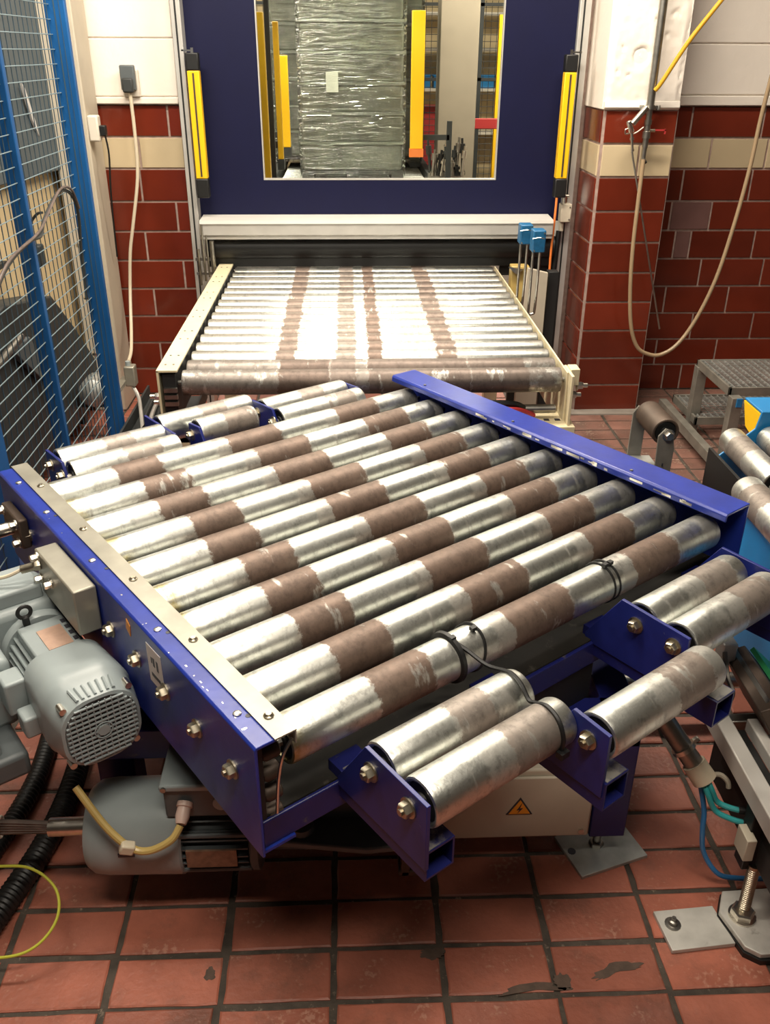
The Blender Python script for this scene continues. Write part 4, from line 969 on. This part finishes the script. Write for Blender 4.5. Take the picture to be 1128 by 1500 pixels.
obj('nozzle_fitting', MB().lathe((1.325, 4.43, 1.415), (.18,0,-1), [(0,.007),(.02,.007),(.02,.010),(.03,.010),(.03,.006),(.07,.006),(.07,.008),(.08,.008)], 12), M['bright'], gn)
obj('lance', MB().tube([(1.334, 4.43, 1.345), (1.596, 4.43, .483)], .0045, 8, 0), M['steel'], gn)
obj('link_hose', MB().tube([(1.325, 4.43, 1.41), (1.35, 4.43, 1.42), (1.38, 4.44, 1.44)], .003, 6), M['plastic_w'], gn)
t = thing('drain_valve', 'small brass drain valve on the air pipe over the top red tile', 'valve', (1.45, 4.45, 1.40))
obj('body', MB().cyl((1.415, 4.45, 1.425), (1.44, 4.45, 1.425), .007, n=10), M['hex'], t)
obj('lever', MB().box(1.438, 1.49, 4.444, 4.452, 1.424, 1.430).box(1.484, 1.49, 4.444, 4.452, 1.41, 1.432), M['red'], t)
tag(obj('clear_hose', MB().tube([(1.400, 4.44, 1.30), (1.395, 4.42, 1.1), (1.392, 4.40, .90), (1.400, 4.38, .70), (1.425, 4.37, .52), (1.47, 4.37, .41), (1.53, 4.37, .37), (1.60, 4.37, .365), (1.68, 4.37, .42), (1.76, 4.38, .55), (1.83, 4.39, .75), (1.88, 4.41, 1.0), (1.915, 4.43, 1.25), (1.935, 4.45, 1.5), (1.96, 4.45, 1.8), (2.0, 4.45, 2.3)], .010, 12, 6), M['hose']), 'clear yellowed hose hanging in a wide loop before the red tiles', 'hose')

# ================================================================== GRATING STEP
gs = thing('grating_step', 'grey steel step bench with two open grating treads by the tiled wall', 'step', (2.0, 3.9, 0))
def grate(x0, x1, y0, y1, z, par, nm):
    fr = obj(nm, MB().box(x0, x1, y0, y0+.012, z-.04, z).box(x0, x1, y1-.012, y1, z-.04, z).box(x0, x0+.012, y0, y1, z-.04, z).box(x1-.012, x1, y0, y1, z-.04, z), M['stepgrey'], par, bev=.001)
    g = MB(); x = x0+.03
    while x < x1-.01: g.box(x-.0013, x+.0013, y0+.012, y1-.012, z-.012, z-.002); x += .034
    y = y0+.03
    while y < y1-.01: g.box(x0+.012, x1-.012, y-.0013, y+.0013, z-.012, z-.002); y += .034
    stuff(obj('grating', g, M['zinc'], fr))
grate(1.72, 2.62, 3.76, 4.18, .40, gs, 'upper_tread'); grate(1.72, 2.62, 4.08, 4.42, .13, gs, 'lower_tread')
for (x, y) in ((1.715, 3.70), (1.715, 4.14), (2.58, 3.70), (2.58, 4.14)): obj('leg', MB().box(x, x+.05, y, y+.05, 0, .37), M['stepgrey'], gs, bev=.002)
obj('side_bar', MB().box(1.655, 1.695, 3.60, 4.44, .05, .10), M['stepgrey'], gs, bev=.002)
obj('foot_rail', MB().box(1.64, 2.0, 3.60, 3.66, .03, .10), M['stepgrey'], gs, bev=.002)
obj('tie_mark', MB().box(1.735, 1.760, 3.694, 3.700, .33, .37), M['cyan'], gs, label='blue tape')
for (x, z) in ((1.755, .36), (1.68, .065)): obj('bolt_hole', MB().cyl((x+.02, 3.70 if z > .1 else 3.60, z), (x+.02, 3.697 if z > .1 else 3.597, z), .007, n=10), M['ink'], gs)

# ================================================================== SINGLE ROLLER STAND
rs = thing('roller_stand', 'rusty single roller on a grey forked stand behind the blue rail', 'roller stand', (.975, 2.60, 0))
q = roller_mesh(.17, .043, n=32); q.materials.append(M['rustbrown'])
sr_ = obj('roller', q, None, rs, at=(.972, 2.595, .705), rot=(0, 0, PI/2+.02)); c_ = cap_mesh(.17, .043); c_.materials.append(M['black']); 
o_ = obj('end_cap', c_, None, rs, at=(.972, 2.595, .705), rot=(0, 0, PI/2+.02))
obj('support_arm', MB().prism([(.95,.02),(.995,.02),(1.0,.66),(.99,.715),(.965,.725),(.945,.70),(.948,.60)], 'y', 2.490, 2.497), M['stepgrey'], rs, bev=.001)
obj('support_arm', MB().prism([(.92,.02),(.965,.02),(.97,.66),(.965,.715),(.94,.725),(.925,.70)], 'y', 2.690, 2.697), M['stepgrey'], rs, bev=.001)
obj('axle_nut', MB().hexn((.975, 2.490, .705), (0,-1,0), .014, .016), M['bright'], rs)
obj('base_box', MB().box(.93, 1.0, 2.497, 2.69, .02, .55), M['zinc'], rs, bev=.004)
obj('slot', MB().box(.968, .972, 2.487, 2.4905, .60, .61), M['ink'], rs)
obj('foot_plate', MB().box(.88, 1.04, 2.46, 2.76, 0, .02), M['stepgrey'], rs)

# ================================================================== RIGHT-HAND CONVEYOR
rc = thing('transfer_conveyor', 'light blue transfer conveyor with short rollers cut off by the right edge', 'conveyor', (1.35, 2.1, 0))
def yroller(x, y0, y1, k, r=.040):
    L_ = y1-y0; q = roller_mesh(L_, r, n=36); q.materials.append(M[k])
    r_ = obj('short_roller', q, None, rc, at=(x, (y0+y1)/2, .745-r), rot=(0, 0, PI/2)); c = cap_mesh(L_, r); c.materials.append(M['black']); e_ = obj('end_cap', c, None, rc, at=(x, (y0+y1)/2, .745-r), rot=(0, 0, PI/2))
yroller(1.155, 2.13, 2.45, 'rshort2'); yroller(1.065, 1.79, 2.11, 'rshort3', .044); yroller(1.275, 2.18, 2.46, 'rshort1')
yroller(1.165, 1.79, 2.11, 'rshort1', .044); yroller(1.375, 2.15, 2.46, 'rshort2')
obj('end_plate', MB().prism([(1.135,.10),(1.6,.10),(1.6,.785),(1.245,.785),(1.235,.73),(1.135,.64)], 'y', 2.470, 2.478), M['cyan'], rc, bev=.002)
obj('end_flange', MB().box(1.245, 1.6, 2.478, 2.60, .777, .785), M['cyan'], rc, bev=.002)
obj('yellow_cheek', MB().prism([(2.478,.775),(2.60,.775),(2.56,.705),(2.478,.685)], 'x', 1.243, 1.249), M['yellow'], rc, label='yellow end cheek')
obj('black_side', MB().box(1.10, 1.11, 2.12, 2.47, .30, .67), M['black'], rc)
obj('side_panel', MB().prism([(1.60,.30),(2.10,.30),(2.10,.66),(1.60,.62)], 'x', 1.055, 1.065), M['cyan'], rc, bev=.002)
obj('cross_member', MB().box(1.06, 1.6, 1.60, 1.64, .35, .62), M['cyan'], rc, bev=.002)
obj('lower_guard', MB().prism([(1.0,.52),(1.14,.385),(1.16,.44),(1.04,.58)], 'y', 1.42, 1.60), M['cyan'], rc, bev=.002)
obj('leg', MB().box(1.30, 1.38, 2.36, 2.44, 0, .40), M['cyan'], rc, bev=.003)
obj('leg', MB().box(1.30, 1.38, 1.66, 1.74, 0, .40), M['cyan'], rc, bev=.003)

# ---- near right machine: white profile, foot, hoses
nm_ = thing('profile_frame', 'white aluminium frame with panel and levelling foot at the lower right edge', 'machine frame', (.95, 1.40, 0))
obj('profile', MB().box(.83, .868, 1.05, 1.62, .335, .385), M['whiteal'], nm_, bev=.003)
obj('profile', MB().box(.905, .93, 1.0, 1.56, .35, .385), M['whiteal'], nm_, bev=.003)
obj('panel', MB().box(.93, 1.5, 1.0, 1.52, .345, .372), M['whiteal'], nm_, bev=.002)
obj('rear_profile', MB().box(.87, 1.4, 1.60, 1.63, .30, .34), M['steel'], nm_, bev=.003)
obj('inner_side', MB().box(.868, .905, 1.05, 1.56, .25, .35), M['darker'], nm_)
obj('side_skirt', MB().box(.872, .880, 1.10, 1.62, .17, .335), M['dark'], nm_)
obj('post', MB().box(.845, .885, 1.335, 1.375, .15, .335), M['darker'], nm_, bev=.002)
obj('clamp_block', MB().box(.828, .850, 1.31, 1.36, .205, .265), M['beige'], nm_, bev=.002)
ftp = obj('foot_plate', MB().prism([(.815,1.325),(.842,1.378),(1.02,1.385),(1.02,1.22),(.865,1.215),(.838,1.235)], 'z', .016, .030), M['pale'], nm_, bev=.002, label='pale octagonal foot plate')
obj('rubber_pad', MB().prism([(.812,1.325),(.840,1.380),(1.02,1.388),(1.02,1.215),(.865,1.209),(.835,1.230)], 'z', .002, .016), M['black'], ftp)
stx = Vector((.862, 1.312, .03)); sty = Vector((.872, 1.333, .165))
obj('threaded_stud', MB().cyl(stx, sty, .0125, n=14), M['hex'], nm_)
thr = MB()
for k in range(22):
    p_ = stx.lerp(sty, .18+.78*k/22); thr.lathe(p_, sty-stx, [(0,.0122),(.0015,.0138),(.003,.0122)], 12)
obj('stud_thread', thr, M['hex'], nm_)
obj('foot_nut', MB().lathe((.861, 1.311, .030), (0,0,1), [(0,.030),(.005,.030)], 24).hexn((.861,1.311,.035), (0,0,1), .026, .018, False), M['bright'], nm_)
pl = thing('floor_plate', 'pale galvanised plate lying on the bricks beside the levelling foot', 'plate', (.74, 1.30, 0))
obj('plate', MB().prism([(.672,1.342),(.812,1.352),(.828,1.255),(.683,1.242)], 'z', .003, .014), M['pale'], pl, bev=.001)
obj('anchor_bolt', MB().lathe((.705, 1.307, .014), (0,0,1), [(0,.018),(.002,.018),(.003,.010),(.012,.009),(.014,.005),(.022,.005)], 16), M['steel'], pl)
# sensor rail with the green circuit cover
sb_ = thing('sensor_block', 'brown finned block with a green cover under the right short rollers', 'sensor', (.96, 1.62, .45))
obj('body', MB().prism([(.885,.47),(.935,.49),(1.01,.40),(1.01,.33),(.96,.34)], 'y', 1.48, 1.70), M['rustbrown'], sb_, bev=.003)
for k in range(5): obj('fin', MB().obb((.905+.008*k, 1.60, .475-.008*k), (.004, .20, .025), (0, .7, 0)), M['steel'], sb_)
obj('green_cover', MB().obb((.985, 1.62, .450), (.075, .17, .012), (0, .75, 0)), M['green'], sb_, label='green cover')
obj('mounting_bracket', MB().box(.865, .90, 1.66, 1.70, .46, .52), M['alu'], sb_, bev=.003)
obj('bracket_arm', MB().tube([(.87, 1.66, .50), (.868, 1.62, .46), (.868, 1.58, .44), (.84, 1.56, .40)], .006, 6), M['steel'], sb_)
tag(obj('drain_hose', MB().tube([(.99, 1.55, .36), (1.0, 1.50, .31), (1.02, 1.44, .24), (1.03, 1.42, .1), (1.03, 1.42, .01)], .015, 10), M['black']), 'black hose dropping from the brown finned block', 'hose')
tag(obj('conduit_pipe', MB().cyl((.633, 1.54, .508), (.748, 1.455, .352), .022, n=18), M['steel']), 'grey conduit pipe slanting down beside the white frame', 'pipe')
t = thing('conduit_collar', 'cream plastic collar on the lower end of the grey conduit', 'collar', (.76, 1.445, .33))
a_ = Vector((.748, 1.455, .352)); d_ = Vector((.072, -.053, -.098)).normalized()
obj('sleeve', MB().lathe(a_, d_, [(0,.024),(.0,.027),(.045,.028),(.045,.022)], 20), M['wirew'], t)
obj('pipe_clip', MB().lathe(a_-d_*.045, d_, [(0,.024),(0,.028),(.010,.028),(.010,.024)], 16).hexn(a_-d_*.04+Vector((.02,0,.02)), (.6,0,.6), .007, .012, False), M['bright'], t)
e_ = a_+d_*.04
tag(obj('teal_hose', MB().tube([e_+Vector((.006,0,0)), e_+Vector((.012,-.02,-.012)), (.800, 1.415, .275), (.825, 1.40, .27), (.845, 1.39, .272)], .0065, 10), M['teal']), 'teal air hose curving to the white frame, the upper one', 'hose')
tag(obj('teal_hose', MB().tube([e_+Vector((-.004,0,0)), e_+Vector((.004,-.025,-.022)), (.795, 1.405, .258), (.825, 1.385, .252), (.85, 1.37, .255)], .0065, 10), M['teal']), 'teal air hose curving to the white frame, the lower one', 'hose')
tag(obj('blue_hose', MB().tube([e_+Vector((-.008,0,-.005)), (.780, 1.425, .24), (.785, 1.42, .18), (.80, 1.42, .11), (.84, 1.41, .05), (.90, 1.42, .02), (.98, 1.42, .015)], .0060, 10), M['bluehose']), 'blue air hose falling in a bow to the levelling foot', 'hose')
for (p_, lab) in (((.840, 1.392, .272), 'upper'), ((.845, 1.372, .255), 'lower')):
    tag(obj('hose_coupling', MB().lathe(p_, (.95,-.25,.05), [(0,.009),(.012,.009),(.012,.007),(.02,.007),(.02,.010),(.045,.010)], 12), M['darker']), 'dark push-in coupling on the %s teal hose' % lab, 'coupling')
tag(obj('hook_fitting', MB().tube([(.80, 1.47, .30), (.82, 1.465, .305), (.835, 1.455, .295), (.838, 1.45, .28)], .006, 8), M['beige']), 'small beige hook-shaped fitting beside the teal hoses', 'fitting')

# ================================================================== BEYOND THE WINDOW
fc = thing('outfeed_conveyor', 'roller conveyor beyond the blue door carrying the wrapped stacks', 'conveyor', (.05, 7.6, 0))
M['rfar'] = roller_mat('roller_far', [(-.3, -.25, .5)], rough=.3)
q = roller_mesh(1.26, .044, n=24); q.materials.append(M['rfar'])
for i in range(38):
    obj('roller', q, None, fc, at=(.05, 5.3+.115*i, .706))
obj('side_rail', MB().box(.70, .76, 5.2, 9.7, .60, .79), M['dark'], fc, bev=.004); obj('side_rail', MB().box(-.68, -.62, 5.2, 9.7, .60, .79), M['dark'], fc, bev=.004)
for (x, y) in ((-.66, 5.4), (.71, 5.4), (-.66, 9.4), (.71, 9.4)): obj('leg', MB().box(x, x+.05, y, y+.05, 0, .6), M['dark'], fc)
def stack(x0, x1, y0, y1, label, nl=6, sd=1):
    rnd = random.Random(sd)
    t = thing('bottle_stack', label, 'wrapped stack', ((x0+x1)/2, (y0+y1)/2, .75))
    p_ = obj('pallet', MB().box(x0, x1, y0, y1, .82, .85).box(x0, x0+.1, y0, y1, .75, .82).box((x0+x1)/2-.05, (x0+x1)/2+.05, y0, y1, .75, .82).box(x1-.1, x1, y0, y1, .75, .82), M['dark'], t)
    z = .85
    for k in range(nl):
        h = .225; j = rnd.uniform(-.008, .008)
        b_ = obj('bottle_layer', MB().box(x0+.01+j, x1-.01+j, y0+.01, y1-.01, z, z+h-.02), M['crate'], t, bev=.02, seg=2)
        obj('layer_sheet', MB().box(x0-.004+j, x1+.004+j, y0-.004, y1+.004, z+h-.022, z+h), M['sheet'], t, bev=.003)
        z += h
    # thin wavy film round the stack
    vs = []; fs = []; ring = []
    per = [(x0-.012, y0-.012), (x1+.012, y0-.012), (x1+.012, y1+.012), (x0-.012, y1+.012)]
    nseg, nz = 10, 40
    for jz in range(nz+1):
        zz = .80+(z-.80)*jz/nz
        for s4 in range(4):
            (ax, ay), (bx, by) = per[s4], per[(s4+1) % 4]
            for k in range(nseg):
                u = k/nseg; b_ = rnd.uniform(-.004, .004)
                px_, py_ = ax+(bx-ax)*u, ay+(by-ay)*u
                nx_, ny_ = (by-ay), -(bx-ax); l_ = math.hypot(nx_, ny_)
                if k == 0: b_ = 0
                vs.append((px_+nx_/l_*b_, py_+ny_/l_*b_, zz))
    n = 4*nseg
    for jz in range(nz):
        for k in range(n): fs.append((jz*n+k, jz*n+(k+1) % n, (jz+1)*n+(k+1) % n, (jz+1)*n+k))
    obj('stretch_film', MB().add(vs, fs), M['film'], t)
    fo = MB()  # bright slivers along folds and corner specks, imitating glints on the film
    for k in range(70):
        zz = rnd.uniform(.9, z-.03); a_ = rnd.uniform(x0, x1-.12); l_ = rnd.uniform(.04, .22)
        fo.tube([(a_, y0-.014, zz), (a_+l_*.5, y0-.018, zz+rnd.uniform(-.006, .006)), (min(a_+l_, x1), y0-.014, zz+rnd.uniform(-.008, .008))], .0016, 5, 2)
    for k in range(60):
        for xx in (x0, x1): fo.obb((xx+rnd.uniform(-.01, .01), y0-.012, rnd.uniform(.88, z)), (.008, .008, .010))
    stuff(obj('film_fold_glints', fo, M['glint'], t))
    return t
s1 = stack(-.39, .47, 8.0, 8.8, 'tall film-wrapped stack of bottle layers, the nearer one behind the window', 6, 3)
obj('pallet_label', MB().box(-.17, -.07, 7.975, 7.980, 1.45, 1.60), M['sheet'], s1, label='faded square label')
stack(-.70, .70, 9.15, 9.9, 'wider film-wrapped stack just behind the nearer bottle stack', 6, 9)
# yellow light curtains beyond the door
def fpost(x, y, z0, z1, w, label, cap=None, nm='yellow_post', mt='yellow', sx=None):
    t = thing(nm, label, 'post', (x, y, 0))
    obj('column', MB().box(x-w/2, x+w/2, y, y+.06, z0, z1), M[mt], t, bev=.004)
    sx = x if sx is None else sx
    obj('stand', MB().box(sx-.02, sx+.02, y+.06, y+.09, 0, z0+.2).box(min(x, sx), max(x, sx)+.001, y+.06, y+.08, z0+.06, z0+.10), M['dark'], t)
    if cap: obj('end_cap', MB().box(x-w/2-.005, x+w/2+.005, y-.005, y+.065, z0-.06, z0), M[cap], t)
fpost(-.455, 5.35, 1.10, 1.93, .035, 'narrow yellow post at the far left inside the door window', 'dark', sx=-.73)
fpost(-.415, 5.9, 1.15, 1.90, .032, 'second narrow yellow post inside the left of the window', 'dark', sx=-.73)
tag(obj('chain_column', MB().box(-.452, -.425, 5.6, 5.64, .80, 2.6).box(-.74, -.425, 5.6, 5.64, .77, .80).box(-.76, -.72, 5.6, 5.64, 0, .80), M['darker']), 'black column between the two narrow yellow posts', 'column')
fpost(-.455, 7.0, 1.12, 1.72, .075, 'broad yellow light curtain left of the wrapped stack', 'dark', sx=-.73)
fpost(.545, 7.55, 1.06, 2.02, .10, 'broad yellow light curtain right of the wrapped stack', 'orange', sx=.81)
fpost(1.43, 9.2, .4, 2.05, .05, 'slim yellow post near the right edge of the window', None)
t = thing('beige_column', 'broad beige column seen through the right half of the window', 'column', (1.0, 8.6, 0))
obj('shaft', MB().box(.80, 1.13, 8.5, 8.8, 0, 3.3), M['column'], t, bev=.006)
# far mesh screens, red machines, blue crates, pump cluster
fs_ = thing('far_mesh_screen', 'grey mesh screen in front of the far wall beyond the door', 'fence', (1.1, 10.1, 0))
g = MB(); x = -1.6
while x < 2.6: bar(g, (x, 10.1, .1), (x, 10.1, 2.2), .003); x += .06
z = .1
while z < 2.2: bar(g, (-1.6, 10.1, z), (2.6, 10.1, z), .003); z += .06
stuff(obj('screen_wires', g, M['dark'], fs_))
for x in (-1.6, .62, 1.36, 2.2): obj('post', MB().box(x-.02, x+.02, 10.08, 10.12, 0, 2.25), M['dark'], fs_)
obj('top_rail', MB().box(-1.6, 2.6, 10.08, 10.12, 2.15, 2.18), M['dark'], fs_); obj('middle_rail', MB().box(-1.6, 2.6, 10.08, 10.12, 1.48, 1.51), M['dark'], fs_)
t = thing('red_machine', 'red painted machine left of the beige column beyond the door', 'machine', (.83, 10.6, 0))
obj('body', MB().box(.60, .98, 10.5, 10.9, 0, 1.16), M['red'], t, bev=.01); obj('lid', MB().box(.58, 1.0, 10.48, 10.92, 1.16, 1.22), M['red'], t, bev=.01)
t = thing('red_barrier', 'red barrier rail at the lower right of the door window', 'barrier', (1.38, 8.9, 0))
obj('rail', MB().box(1.12, 1.55, 8.9, 8.94, 1.11, 1.20), M['red'], t, bev=.006)
for x in (1.15, 1.50): obj('leg', MB().box(x-.03, x+.03, 8.9, 8.94, 0, 1.11), M['red'], t)
t = thing('valve_cluster', 'cluster of steel valves and fittings beside the far conveyor', 'valves', (.80, 7.75, 0))
obj('stand', MB().box(.78, .86, 7.72, 7.80, 0, .80), M['dark'], t)
rnd = random.Random(5)
for k in range(14):
    p = Vector((.69+.042*(k % 7)+rnd.uniform(-.01, .01), 7.73+.05*(k//7), .84))
    h_ = rnd.uniform(.08, .24) if k < 7 else rnd.uniform(.14, .30)
    obj('fitting', MB().lathe(p, (rnd.uniform(-.15,.15),0,1), [(0,.020),(.03,.020),(.03,.013),(h_*.6,.013),(h_*.6,.024),(h_*.85,.024),(h_*.85,.010),(h_,.010)], 12), M[['steel','darker','bright','dark'][k % 4]], t)
obj('manifold', MB().box(.66, .94, 7.73, 7.79, .80, .86), M['steel'], t)
for (x, z, mt) in ((.86, 1.66, 'cyan'), (1.28, 1.66, 'cyan'), (.86, 1.36, 'panelgrey'), (1.28, 1.90, 'plastic_w')):
    pass
sh = thing('crate_shelf', 'shelf of blue crates against the far wall beyond the window', 'shelf', (1.0, 11.1, 0))
for z in (.9, 1.35, 1.75, 2.1): obj('shelf_board', MB().box(.4, 2.0, 11.0, 11.4, z, z+.03), M['plastic_w'], sh)
for x in (.4, 1.2, 1.96): obj('upright', MB().box(x, x+.04, 11.0, 11.04, 0, 2.2), M['steel'], sh)
for k, x in enumerate((.50, .74, .98, 1.22, 1.46, 1.70)):
    tag(obj('crate', MB().box(x, x+.2, 11.03, 11.3, 1.38, 1.50).box(x-.006, x+.206, 11.02, 11.31, 1.50, 1.515), M['cyan'], bev=.004), 'small blue crate on the far shelf, %s from the left' % ['first', 'second', 'third', 'fourth', 'fifth', 'sixth'][k], 'crate', 'blue crates on the far shelf')
rk = thing('wire_rack', 'white wire shelving behind the yellow posts at the left of the window', 'rack', (-.9, 10.3, 0))
for k in range(9): obj('rack_shelf', MB().box(-1.5, -.45, 10.2, 10.4, .7+.17*k, .715+.17*k), M['plastic_w'], rk)
for x in (-1.5, -1.0, -.48): obj('upright', MB().box(x, x+.02, 10.2, 10.22, 0, 2.2), M['steel'], rk)
